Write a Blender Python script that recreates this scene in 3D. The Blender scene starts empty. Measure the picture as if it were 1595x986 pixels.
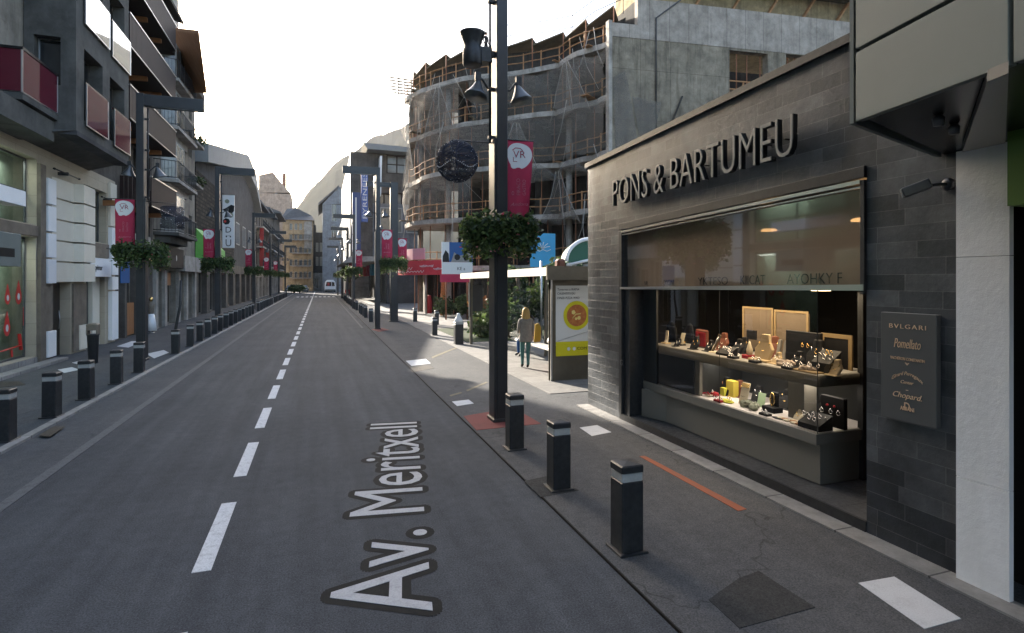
import bpy, bmesh, math, random
from mathutils import Vector, Matrix, noise as mnoise
R = math.radians
random.seed(7)
sc = bpy.context.scene
col = sc.collection
# ---------------------------------------------------------------- camera, sky, sun
YAW = math.atan((797.5-498)/870.0)
cam = bpy.data.cameras.new('camera'); camo = bpy.data.objects.new('camera', cam); col.objects.link(camo)
camo.location = (0, 0, 2.5); camo.rotation_euler = (R(90), 0, -YAW)
cam.sensor_fit = 'HORIZONTAL'; cam.sensor_width = 36; cam.lens = 36*870/1595.0
cam.shift_y = -57/1595.0; cam.clip_start = .05; cam.clip_end = 5000
sc.camera = camo
SAZ, SEL = R(-20.0), R(22.5)          # azimuth measured from +Y towards +X
world = bpy.data.worlds.new('World'); sc.world = world; world.use_nodes = True
wn = world.node_tree.nodes; wl = world.node_tree.links
sky = wn.new('ShaderNodeTexSky'); sky.sky_type = 'NISHITA'; sky.sun_disc = False
sky.sun_elevation = SEL; sky.sun_rotation = SAZ; sky.air_density = 1.0; sky.dust_density = 3.5; sky.ozone_density = 0.9
wl.new(sky.outputs[0], wn['Background'].inputs[0]); wn['Background'].inputs[1].default_value = 0.14
sun = bpy.data.lights.new('sun', 'SUN'); sun.energy = 5.0; sun.angle = R(.55); sun.color = (1, .91, .78)
suno = bpy.data.objects.new('sun', sun); col.objects.link(suno)
sdir = Vector((math.sin(SAZ)*math.cos(SEL), math.cos(SAZ)*math.cos(SEL), math.sin(SEL)))
suno.rotation_euler = sdir.to_track_quat('Z', 'Y').to_euler()
sc.view_settings.view_transform = 'Standard'; sc.view_settings.look = 'None'
sc.view_settings.exposure = 2.2; sc.view_settings.gamma = 1; sc.view_settings.use_curve_mapping = False
sc.cycles.max_bounces = 8; sc.cycles.transparent_max_bounces = 16; sc.cycles.volume_bounces = 0
sc.cycles.use_denoising = True; sc.cycles.sample_clamp_indirect = 6

# ---------------------------------------------------------------- photogrammetry: pixel of the 1595x986 photo -> street frame
cY, sY = math.cos(YAW), math.sin(YAW)
def ray(px, py):
    a = (px-797.5)/870.0
    return (a*cY+sY, -a*sY+cY, -(py-436)/870.0)
def G(px, py, z=0):
    r = ray(px, py); k = (z-2.5)/r[2]; return Vector((r[0]*k, r[1]*k, z))
def VX(px, py, X):
    r = ray(px, py); k = X/r[0]; return Vector((X, r[1]*k, 2.5+r[2]*k))
def VY(px, py, Y):
    r = ray(px, py); k = Y/r[1]; return Vector((r[0]*k, Y, 2.5+r[2]*k))

# ---------------------------------------------------------------- materials
MATS = {}
def newmat(name):
    m = bpy.data.materials.new(name); m.use_nodes = True; MATS[name] = m
    nt = m.node_tree; return m, nt.nodes, nt.links, nt.nodes['Principled BSDF']
def rgba(c): return (c[0], c[1], c[2], 1)
def mat(name, c, rough=.6, metal=0, c2=None, scale=3.0, detail=4, bump=0, bscale=None, emit=None, estr=0, spec=None, stretch=None, coat=0):
    m, n, l, b = newmat(name)
    b.inputs['Base Color'].default_value = rgba(c); b.inputs['Roughness'].default_value = rough; b.inputs['Metallic'].default_value = metal
    b.inputs['Specular IOR Level'].default_value = spec if spec is not None else (.5 if rough < .5 else .22)
    if coat: b.inputs['Coat Weight'].default_value = coat
    tc = n.new('ShaderNodeTexCoord'); src = tc.outputs['Object']
    if stretch:
        mp = n.new('ShaderNodeMapping'); mp.inputs['Scale'].default_value = stretch; l.new(src, mp.inputs[0]); src = mp.outputs[0]
    if c2 is not None:
        t = n.new('ShaderNodeTexNoise'); t.inputs['Scale'].default_value = scale; t.inputs['Detail'].default_value = detail; t.inputs['Roughness'].default_value = .65
        l.new(src, t.inputs['Vector'])
        cr = n.new('ShaderNodeValToRGB'); cr.color_ramp.elements[0].color = rgba(c); cr.color_ramp.elements[1].color = rgba(c2)
        cr.color_ramp.elements[0].position = .32; cr.color_ramp.elements[1].position = .68
        l.new(t.outputs[0], cr.inputs[0]); l.new(cr.outputs[0], b.inputs['Base Color'])
    if bump:
        t2 = n.new('ShaderNodeTexNoise'); t2.inputs['Scale'].default_value = bscale or scale*6; t2.inputs['Detail'].default_value = 5
        l.new(src, t2.inputs['Vector'])
        bp = n.new('ShaderNodeBump'); bp.inputs['Strength'].default_value = bump; bp.inputs['Distance'].default_value = .02
        l.new(t2.outputs[0], bp.inputs['Height']); l.new(bp.outputs[0], b.inputs['Normal'])
    if emit is not None:
        b.inputs['Emission Color'].default_value = rgba(emit); b.inputs['Emission Strength'].default_value = estr
    return m
def mixn(n, l, a, bcol, fac, mode='MIX'):
    mx = n.new('ShaderNodeMix'); mx.data_type = 'RGBA'; mx.blend_type = mode
    for i, v in ((6, a), (7, bcol)):
        if isinstance(v, tuple): mx.inputs[i].default_value = rgba(v)
        else: l.new(v, mx.inputs[i])
    if isinstance(fac, float): mx.inputs[0].default_value = fac
    else: l.new(fac, mx.inputs[0])
    return mx.outputs[2]
def noise(n, l, src, scale, detail=4, rough=.6):
    t = n.new('ShaderNodeTexNoise'); t.inputs['Scale'].default_value = scale; t.inputs['Detail'].default_value = detail
    t.inputs['Roughness'].default_value = rough; l.new(src, t.inputs['Vector']); return t.outputs[0]
def ramp(n, l, src, *stops):
    cr = n.new('ShaderNodeValToRGB'); e = cr.color_ramp.elements
    while len(e) < len(stops): e.new(.5)
    for i, (p, c) in enumerate(stops):
        e[i].position = p; e[i].color = rgba(c) if isinstance(c, tuple) else (c, c, c, 1)
    l.new(src, cr.inputs[0]); return cr.outputs[0]
def asphalt(name, lo, hi, speck, wear=.35, tyre=False):
    m, n, l, b = newmat(name); b.inputs['Roughness'].default_value = .9; b.inputs['Specular IOR Level'].default_value = .12
    tc = n.new('ShaderNodeTexCoord'); o = tc.outputs['Object']
    fine = noise(n, l, o, 70, 4, .8); mid = noise(n, l, o, 7, 5, .65); big = noise(n, l, o, .55, 4, .6)
    base = ramp(n, l, fine, (.36, lo), (.64, hi))
    base = mixn(n, l, base, ramp(n, l, mid, (.35, (.80, .80, .80)), (.68, (1.14, 1.14, 1.13))), .6, 'MULTIPLY')
    base = mixn(n, l, base, ramp(n, l, big, (.34, (.80, .81, .83)), (.66, (1.17, 1.165, 1.15))), .6, 'MULTIPLY')
    mp = n.new('ShaderNodeMapping'); mp.inputs['Scale'].default_value = (2.2, .09, 1); l.new(o, mp.inputs[0])
    streak = noise(n, l, mp.outputs[0], 1.4, 4, .6)
    base = mixn(n, l, base, ramp(n, l, streak, (.36, (.78, .78, .79)), (.64, (1.16, 1.16, 1.15))), .7 if tyre else .3, 'MULTIPLY')
    vo = n.new('ShaderNodeTexVoronoi'); vo.inputs['Scale'].default_value = 60; l.new(o, vo.inputs['Vector'])
    sp = ramp(n, l, vo.outputs['Distance'], (.06, 1.0), (.13, 0.0))
    wh = n.new('ShaderNodeTexWhiteNoise'); l.new(vo.outputs['Color'], wh.inputs['Vector'])
    sel = ramp(n, l, wh.outputs['Value'], (.66, 0.0), (.72, 1.0))
    mu = n.new('ShaderNodeMath'); mu.operation = 'MULTIPLY'; l.new(sp, mu.inputs[0]); l.new(sel, mu.inputs[1])
    base = mixn(n, l, base, speck, mu.outputs[0])
    # cracks
    v2 = n.new('ShaderNodeTexVoronoi'); v2.feature = 'DISTANCE_TO_EDGE'; v2.inputs['Scale'].default_value = .33
    wob = n.new('ShaderNodeVectorMath'); wob.operation = 'ADD'
    nz = n.new('ShaderNodeTexNoise'); nz.inputs['Scale'].default_value = 2.5; l.new(o, nz.inputs['Vector'])
    l.new(o, wob.inputs[0]); l.new(nz.outputs['Color'], wob.inputs[1]); l.new(wob.outputs[0], v2.inputs['Vector'])
    ck = ramp(n, l, v2.outputs['Distance'], (.002, 1.0), (.006, 0.0))
    m2 = n.new('ShaderNodeMath'); m2.operation = 'MULTIPLY'; m2.inputs[1].default_value = wear; l.new(ck, m2.inputs[0])
    base = mixn(n, l, base, (.02, .02, .021), m2.outputs[0])
    l.new(base, b.inputs['Base Color'])
    bp = n.new('ShaderNodeBump'); bp.inputs['Strength'].default_value = .55; bp.inputs['Distance'].default_value = .006
    l.new(fine, bp.inputs['Height']); l.new(bp.outputs[0], b.inputs['Normal'])
    return m
asphalt('road_asphalt', (.035, .0385, .0435), (.094, .101, .111), (.28, .28, .285), .12, True)
asphalt('side_asphalt', (.051, .052, .055), (.118, .120, .123), (.25, .25, .25), .5)
asphalt('patch_asphalt', (.027, .027, .027), (.066, .066, .064), (.13, .13, .12), .2)
asphalt('left_asphalt', (.050, .053, .057), (.108, .112, .118), (.26, .26, .26), .3)
def tiles(name, c1, c2, mortar, w, h, axes='YZ', rough=.45, msize=.012, bump=.5, var=.6, nscale=4.0, spec=.5, blotch=(.62, 1.35)):
    m, n, l, b = newmat(name); b.inputs['Roughness'].default_value = rough; b.inputs['Specular IOR Level'].default_value = spec
    tc = n.new('ShaderNodeTexCoord'); sx = n.new('ShaderNodeSeparateXYZ'); l.new(tc.outputs['Object'], sx.inputs[0])
    cx = n.new('ShaderNodeCombineXYZ')
    for i, a in enumerate(axes): l.new(sx.outputs[a], cx.inputs[i])
    br = n.new('ShaderNodeTexBrick'); br.inputs['Scale'].default_value = 1; br.inputs['Brick Width'].default_value = w; br.inputs['Row Height'].default_value = h
    br.inputs['Mortar Size'].default_value = msize; br.inputs['Color1'].default_value = rgba(c1); br.inputs['Color2'].default_value = rgba(c2)
    br.inputs['Mortar'].default_value = rgba(mortar); br.inputs['Mortar Smooth'].default_value = .1; br.inputs['Bias'].default_value = -.1
    br.offset = .37; br.offset_frequency = 2
    if name.startswith('slate_t'): br.squash = .62; br.squash_frequency = 3; br.offset = .43
    l.new(cx.outputs[0], br.inputs['Vector'])
    nz = noise(n, l, tc.outputs['Object'], nscale, 6, .7)
    base = mixn(n, l, br.outputs['Color'], ramp(n, l, nz, (.3, (blotch[0],)*3), (.72, (blotch[1],)*3)), var, 'MULTIPLY')
    l.new(base, b.inputs['Base Color'])
    nz2 = noise(n, l, tc.outputs['Object'], nscale*6, 6, .7)
    ad = n.new('ShaderNodeMath'); ad.operation = 'MULTIPLY_ADD'; l.new(br.outputs['Fac'], ad.inputs[0]); ad.inputs[1].default_value = -.8; l.new(nz2, ad.inputs[2])
    bp = n.new('ShaderNodeBump'); bp.inputs['Strength'].default_value = bump; bp.inputs['Distance'].default_value = .012
    l.new(ad.outputs[0], bp.inputs['Height']); l.new(bp.outputs[0], b.inputs['Normal'])
    rr = ramp(n, l, nz2, (.3, rough-.12), (.7, rough+.15)); l.new(rr, b.inputs['Roughness'])
    return m
tiles('slate_tile', (.026, .030, .036), (.092, .098, .106), (.13, .134, .136), .62, .150, 'YZ', .40, .0018, .35, .9, 2.0, .55, (.4, 1.6))
tiles('slate_end', (.038, .042, .047), (.098, .104, .110), (.085, .088, .09), .50, .150, 'XZ', .42, .0025, .16, .85, 3.0)
tiles('slate_floor', (.045, .047, .050), (.078, .080, .083), (.02, .02, .02), .60, .60, 'YX', .38, .006, .3, .6, 4.0)
tiles('rubble_stone', (.016, .013, .010), (.070, .058, .044), (.014, .012, .010), .75, .27, 'YZ', .9, .05, .9, .9, 1.6, .15, (.4, 1.6))
tiles('kerb_stone', (.20, .195, .185), (.26, .25, .24), (.06, .06, .06), .9, 2.0, 'YX', .8, .01, .4, .7, 5.0)
tiles('beige_stone', (.40, .345, .26), (.46, .40, .305), (.28, .245, .19), 1.3, .62, 'YZ', .6, .005, .15, .5, 2.0, .4, (.8, 1.15))
tiles('paving', (.125, .121, .115), (.165, .16, .152), (.09, .088, .085), .8, .8, 'YX', .8, .006, .3, .7, 3.0)
def concrete(name, a, b_, stain, joint=None, sc_=.35, mot=(.62, 1.28)):
    m, n, l, b = newmat(name); b.inputs['Roughness'].default_value = .88; b.inputs['Specular IOR Level'].default_value = .2
    tc = n.new('ShaderNodeTexCoord'); o = tc.outputs['Object']
    base = ramp(n, l, noise(n, l, o, sc_*4, 6, .7), (.3, a), (.7, b_))
    mp = n.new('ShaderNodeMapping'); mp.inputs['Scale'].default_value = (1.6, 1.6, .16); l.new(o, mp.inputs[0])
    st = ramp(n, l, noise(n, l, mp.outputs[0], sc_*5, 5, .7), (.50, 0.0), (.66, .8))
    base = mixn(n, l, base, stain, st)
    base = mixn(n, l, base, ramp(n, l, noise(n, l, o, 1.1, 6, .75), (.36, (mot[0],)*3), (.64, (mot[1],)*3)), .8, 'MULTIPLY')
    if joint:
        sx = n.new('ShaderNodeSeparateXYZ'); l.new(o, sx.inputs[0]); cx = n.new('ShaderNodeCombineXYZ'); l.new(sx.outputs[joint[0]], cx.inputs[0]); l.new(sx.outputs[joint[1]], cx.inputs[1])
        br = n.new('ShaderNodeTexBrick'); br.inputs['Scale'].default_value = 1; br.inputs['Brick Width'].default_value = joint[2]; br.inputs['Row Height'].default_value = joint[3]; br.inputs['Mortar Size'].default_value = .015
        br.inputs['Color1'].default_value = (1, 1, 1, 1); br.inputs['Color2'].default_value = (.86, .86, .85, 1); br.inputs['Mortar'].default_value = (.5, .49, .47, 1); br.offset = 0
        l.new(cx.outputs[0], br.inputs['Vector']); base = mixn(n, l, base, br.outputs['Color'], 1.0, 'MULTIPLY')
    l.new(base, b.inputs['Base Color'])
    bp = n.new('ShaderNodeBump'); bp.inputs['Strength'].default_value = .3; bp.inputs['Distance'].default_value = .02
    l.new(noise(n, l, o, 18, 6, .7), bp.inputs['Height']); l.new(bp.outputs[0], b.inputs['Normal'])
    return m
concrete('raw_concrete', (.185, .158, .118), (.27, .232, .176), (.105, .09, .064), ('X', 'Z', 1.9, 2.95), .35, (.6, 1.3))
concrete('parapet_concrete', (.30, .262, .222), (.36, .318, .272), (.24, .21, .178), ('X', 'Z', 1.25, 5))
concrete('slab_concrete', (.29, .265, .23), (.38, .35, .31), (.20, .18, .155))
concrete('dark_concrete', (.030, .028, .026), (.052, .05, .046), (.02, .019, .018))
concrete('grey_render', (.078, .076, .070), (.096, .094, .087), (.068, .066, .062), None, .2)
concrete('beige_render', (.20, .18, .15), (.25, .225, .19), (.16, .145, .12), None, .2)
concrete('brown_render', (.085, .075, .066), (.12, .108, .095), (.07, .06, .05), None, .2)
concrete('peach_render', (.34, .25, .19), (.40, .30, .23), (.28, .21, .16), None, .2)
concrete('column_white', (.78, .78, .785), (.83, .83, .835), (.72, .72, .71), None, .15, (.93, 1.05))
concrete('pale_render', (.30, .28, .25), (.38, .36, .33), (.24, .22, .2), None, .2)
concrete('blue_grey_render', (.15, .16, .175), (.19, .2, .215), (.12, .13, .14), None, .2)
concrete('ochre_site', (.20, .155, .085), (.28, .22, .125), (.14, .11, .065), None, .4)
concrete('warm_lit_render', (.33, .235, .135), (.42, .31, .19), (.24, .17, .10), None, .3)  # warm light on the corner block facade is put into this colour
concrete('dark_grey_render', (.045, .046, .05), (.066, .067, .071), (.035, .036, .04), None, .3)
def paint(name, c, under, amt=.45, scale=9):
    m, n, l, b = newmat(name); b.inputs['Roughness'].default_value = .85; b.inputs['Specular IOR Level'].default_value = .12
    tc = n.new('ShaderNodeTexCoord'); o = tc.outputs['Object']
    f = ramp(n, l, noise(n, l, o, scale, 8, .78), (.50, 0.0), (.70, amt))
    f2 = ramp(n, l, noise(n, l, o, 90, 3, .7), (.45, 0.0), (.72, amt))
    ad = n.new('ShaderNodeMath'); ad.operation = 'ADD'; ad.use_clamp = True; l.new(f, ad.inputs[0]); l.new(f2, ad.inputs[1])
    l.new(mixn(n, l, c, under, ad.outputs[0]), b.inputs['Base Color'])
    return m
paint('road_paint', (.62, .63, .64), (.10, .10, .105), .45)
paint('overlay_letter', (.44, .44, .45), (.16, .16, .165), .4)
paint('worn_line', (.125, .128, .133), (.07, .072, .076), .9)
paint('orange_paint', (.27, .085, .045), (.11, .09, .08), .7)
paint('red_base', (.20, .068, .062), (.12, .06, .055), .6, 3)
paint('pale_tile', (.55, .56, .57), (.33, .33, .34), .5, 6)
paint('yellow_mark', (.19, .165, .11), (.1, .1, .1), .9, 6)
paint('halo', (.013, .0135, .0135), (.03, .031, .032), .35)
mat('black_metal', (.009, .010, .012), .46, 0, (.026, .027, .029), 16, 8, bump=.05)
mat('pole_metal', (.012, .013, .016), .38, 0, (.020, .022, .026), 3, bump=.02)
mat('grey_metal', (.10, .105, .11), .35, .6, (.14, .145, .15), 4)
mat('steel', (.42, .43, .44), .28, 1, (.5, .5, .5), 6)
mat('reflective_band', (.30, .30, .29), .35, 0, (.40, .40, .385), 14)
mat('white_panel', (.78, .78, .78), .5, 0, (.82, .82, .82), 1.5)
mat('white_plastic', (.70, .71, .72), .35)
mat('cream_panel', (.66, .61, .51), .5, 0, (.72, .67, .57), 1.5)
mat('brown_stone', (.12, .10, .08), .5, 0, (.20, .17, .135), 2.5, bump=.1)
mat('dark_door', (.014, .010, .008), .35, 0, (.022, .015, .011), 3)
mat('interior_dark', (.012, .011, .010), .8)
mat('interior_warm', (.10, .065, .035), .7, 0, (.16, .10, .055), 1.2)
mat('interior_reflect', (.26, .34, .27), .7, 0, (.52, .60, .52), .9)  # green tone stands in for reflections in the left shop glass
mat('wood_brown', (.020, .012, .011), .6, 0, (.034, .021, .018), 3, stretch=(1, 8, 1), bump=.1)
mat('soffit_brown', (.026, .018, .014), .7, 0, (.036, .026, .02), 2, stretch=(1, 6, 1))
mat('orange_wood', (.26, .115, .045), .6, 0, (.34, .16, .07), 2, stretch=(1, 5, 1))
mat('timber', (.25, .125, .055), .75, 0, (.38, .21, .10), 6)
mat('formwork', (.10, .082, .055), .8, 0, (.16, .13, .085), 2)
mat('rust_prop', (.21, .085, .045), .7, 0, (.29, .13, .07), 8)
mat('rope', (.30, .28, .25), .8)
mat('cable_dark', (.02, .02, .035), .6)
mat('mullion', (.055, .05, .045), .45, .2)
mat('window_frame', (.33, .33, .32), .5)
mat('magenta_panel', (.095, .010, .022), .06, 0, None, spec=.45)
mat('silver_trim', (.50, .50, .50), .3, .9)
mat('sky_reflect_panel', (.88, .89, .9), .02, 1.0)  # upper balcony glass, its white sky reflection put into a mirror finish
mat('canopy_panel', (.142, .162, .150), .55, 0, (.168, .188, .175), .5, 6)
mat('soffit_black', (.006, .006, .007), .25)
mat('soffit_grey', (.085, .09, .095), .3, .2)
mat('green_sign', (.085, .17, .028), .45, 0, (.10, .19, .035), 1)
mat('sign_letter', (.23, .228, .215), .40, .1)
mat('sign_side', (.010, .010, .010), .4)
mat('plaque', (.088, .089, .089), .45, 0)
mat('gold', (.74, .52, .34), .4, .1)
mat('gold_bright', (.75, .52, .2), .22, 1)
mat('case_grey', (.140, .132, .112), .42, 0, (.155, .147, .126), 1)
mat('case_dark', (.022, .024, .025), .35)
mat('shelf_white', (.66, .62, .60), .4)
mat('black_velvet', (.008, .008, .009), .6)
mat('beige_velvet', (.37, .28, .16), .8, 0, (.43, .33, .2), 12)
mat('brown_leather', (.10, .035, .022), .5, 0, (.16, .06, .035), 9)
mat('red_velvet', (.27, .012, .018), .6)
mat('yellow_card', (.50, .40, .06), .6)
mat('cream_card', (.62, .55, .42), .6)
mat('green_card', (.42, .56, .36), .6)
mat('lime_cloth', (.48, .47, .06), .8)
mat('grey_slab', (.20, .19, .175), .6, 0, (.28, .27, .25), 6)
mat('coral_stone', (.26, .21, .175), .7, 0, (.44, .37, .32), 14, bump=.6, bscale=40)
mat('green_stone', (.15, .17, .115), .6, 0, (.30, .32, .25), 16, bump=.6, bscale=40)
mat('silver_shine', (.85, .85, .87), .12, 1)
mat('brown_deco', (.34, .17, .08), .6)
mat('backdrop_beige', (.12, .09, .062), .7, 0, (.155, .118, .082), 2)
mat('frame_wood', (.24, .17, .085), .5)
mat('kiosk_glass_red', (.55, .035, .03), .4)
mat('banner_red', (.36, .025, .062), .65, 0, (.42, .032, .074), 1.5)
mat('banner_white', (.66, .66, .66), .6)
mat('banner_pink', (.60, .32, .36), .6)
mat('awning_red', (.50, .040, .060), .6, 0, (.58, .055, .075), 2)
mat('awning_green', (.13, .38, .07), .6, 0, (.17, .45, .10), 2)
mat('blue_flag', (.02, .085, .24), .6)
mat('blue_board', (.045, .27, .46), .55, 0, (.06, .31, .50), 1.3)
mat('navy_sign', (.028, .05, .16), .45)
mat('wire_blue', (.012, .018, .04), .5)
mat('royal_sign', (.07, .12, .36), .45)
mat('tyre', (.012, .012, .012), .8)
mat('van_white', (.68, .69, .70), .3, coat=.5)
mat('car_grey', (.08, .085, .09), .3, .3, coat=.6)
mat('car_red', (.28, .02, .02), .3, coat=.6)
mat('poster_white', (.60, .60, .58), .5)
mat('poster_yellow', (.58, .52, .02), .5)
mat('poster_red', (.34, .10, .035), .5, 0, (.50, .20, .06), 14)
mat('poster_cheese', (.70, .58, .20), .5)
mat('ink', (.012, .012, .012), .6)
mat('pale_ink', (.10, .10, .10), .6)
mat('shelter_metal', (.085, .072, .05), .45, .2, (.115, .098, .07), 3)
mat('shelter_white', (.66, .63, .57), .45)
mat('awning_greenwhite', (.03, .10, .065), .55)
mat('bark', (.085, .06, .042), .9, 0, (.14, .10, .07), 10, bump=.6, bscale=30)
mat('skin', (.48, .29, .20), .55)
mat('hair_blonde', (.36, .22, .07), .6, 0, (.52, .36, .14), 20, stretch=(6, 6, 1))
mat('hair_dark', (.02, .015, .012), .5)
mat('cloth_beige', (.20, .185, .165), .85, 0, (.27, .25, .225), 14)
mat('cloth_teal', (.055, .15, .145), .85, 0, (.075, .185, .18), 12)
mat('cloth_mustard', (.38, .25, .04), .85)
mat('cloth_blue', (.03, .09, .24), .85)
mat('cloth_dark', (.018, .018, .022), .85)
mat('cloth_red', (.45, .03, .04), .8)
mat('boot', (.012, .011, .011), .5)
mat('lamp_glow', (.9, .6, .3), .5, emit=(1, .56, .22), estr=3.0)
mat('shop_glow', (.9, .75, .5), .5, emit=(1, .72, .38), estr=2.2)
mat('lamp_lens', (.55, .55, .5), .15)
mat('dark_lens', (.05, .05, .055), .1)
mat('mountain', (.016, .020, .012), 1, 0, (.045, .044, .034), .022, 10, spec=0)
mat('ground', (.07, .07, .07), .9, 0, (.10, .10, .10), .5)
mat('roof_slate', (.055, .058, .065), .6, 0, (.085, .088, .095), 2)
mat('roof_fascia', (.20, .205, .205), .6, 0, (.23, .235, .235), 1)
mat('terracotta', (.22, .10, .06), .8, 0, (.28, .14, .09), 4)
mat('planter_red', (.40, .03, .04), .6)
mat('soil', (.03, .022, .016), .95)
mat('hedge_dark', (.02, .035, .012), .8)
mat('manhole', (.030, .027, .024), .6, .3, (.05, .045, .04), 18, bump=.5, bscale=60)
def leafmat(name, a, b_, c_):
    m, n, l, b = newmat(name); b.inputs['Roughness'].default_value = .55
    g = n.new('ShaderNodeNewGeometry')
    l.new(ramp(n, l, g.outputs['Random Per Island'], (0, a), (.55, b_), (1, c_)), b.inputs['Base Color'])
    b.inputs['Subsurface Weight'].default_value = 0
    tr = n.new('ShaderNodeBsdfTranslucent'); l.new(ramp(n, l, g.outputs['Random Per Island'], (0, a), (1, c_)), tr.inputs[0])
    mx = n.new('ShaderNodeMixShader'); mx.inputs[0].default_value = .3
    l.new(b.outputs[0], mx.inputs[1]); l.new(tr.outputs[0], mx.inputs[2]); l.new(mx.outputs[0], n['Material Output'].inputs[0])
    return m
leafmat('leaf', (.012, .028, .008), (.036, .068, .018), (.095, .14, .04))
leafmat('leaf_bright', (.04, .08, .016), (.075, .125, .03), (.15, .20, .06))
leafmat('leaf_orange', (.32, .09, .02), (.45, .16, .04), (.22, .16, .04))
leafmat('petal', (.42, .05, .09), (.55, .22, .25), (.60, .46, .16))
def glass(name, tint=(1, 1, 1), refl=1.0, rough=0.0, ior=1.5):
    m, n, l, b = newmat(name); n.remove(b)
    t = n.new('ShaderNodeBsdfTransparent'); t.inputs[0].default_value = rgba(tint)
    g = n.new('ShaderNodeBsdfGlossy'); g.inputs['Roughness'].default_value = rough
    f = n.new('ShaderNodeFresnel'); f.inputs[0].default_value = ior
    mu = n.new('ShaderNodeMath'); mu.operation = 'MULTIPLY'; mu.inputs[1].default_value = refl; mu.use_clamp = True; l.new(f.outputs[0], mu.inputs[0])
    mx = n.new('ShaderNodeMixShader'); l.new(mu.outputs[0], mx.inputs[0]); l.new(t.outputs[0], mx.inputs[1]); l.new(g.outputs[0], mx.inputs[2])
    l.new(mx.outputs[0], n['Material Output'].inputs[0]); return m
glass('shop_glass', (.86, .87, .87), 1.25, 0, 1.5)
glass('clear_glass', (.90, .92, .90), 1.2, 0, 1.5)
glass('green_glass', (.84, .90, .82), 1.8, 0, 1.5)
glass('blind_glass', (.90, .86, .80), .22, .03, 1.45)
mat('dark_pane', (.018, .02, .022), .05, 0, None, spec=.8)
mat('pale_pane', (.11, .12, .12), .08, 0, (.20, .20, .18), .8, spec=.7)
def sheer(name, c, opacity, cells=None, rough=.9):
    m, n, l, b = newmat(name); b.inputs['Base Color'].default_value = rgba(c); b.inputs['Roughness'].default_value = rough
    t = n.new('ShaderNodeBsdfTransparent'); mx = n.new('ShaderNodeMixShader')
    l.new(t.outputs[0], mx.inputs[1]); l.new(b.outputs[0], mx.inputs[2]); l.new(mx.outputs[0], n['Material Output'].inputs[0])
    if cells:
        tc = n.new('ShaderNodeTexCoord'); v = n.new('ShaderNodeTexVoronoi'); v.feature = 'DISTANCE_TO_EDGE'; v.inputs['Scale'].default_value = cells
        l.new(tc.outputs['Object'], v.inputs['Vector'])
        a = ramp(n, l, v.outputs['Distance'], (.05, opacity+.25), (.16, opacity-.18)); 
        k = ramp(n, l, noise(n, l, tc.outputs['Object'], .5, 4, .7), (.35, .75), (.65, 1.15))
        mm = n.new('ShaderNodeMath'); mm.operation = 'MULTIPLY'; mm.use_clamp = True; l.new(a, mm.inputs[0]); l.new(k, mm.inputs[1]); l.new(mm.outputs[0], mx.inputs[0])
    else: mx.inputs[0].default_value = opacity
    return m
sheer('debris_net', (.19, .17, .145), .33, 15)
sheer('blind_fabric', (.27, .21, .155), .92)
sheer('ball_mesh', (.012, .018, .036), .52, 22)
M = MATS

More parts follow.
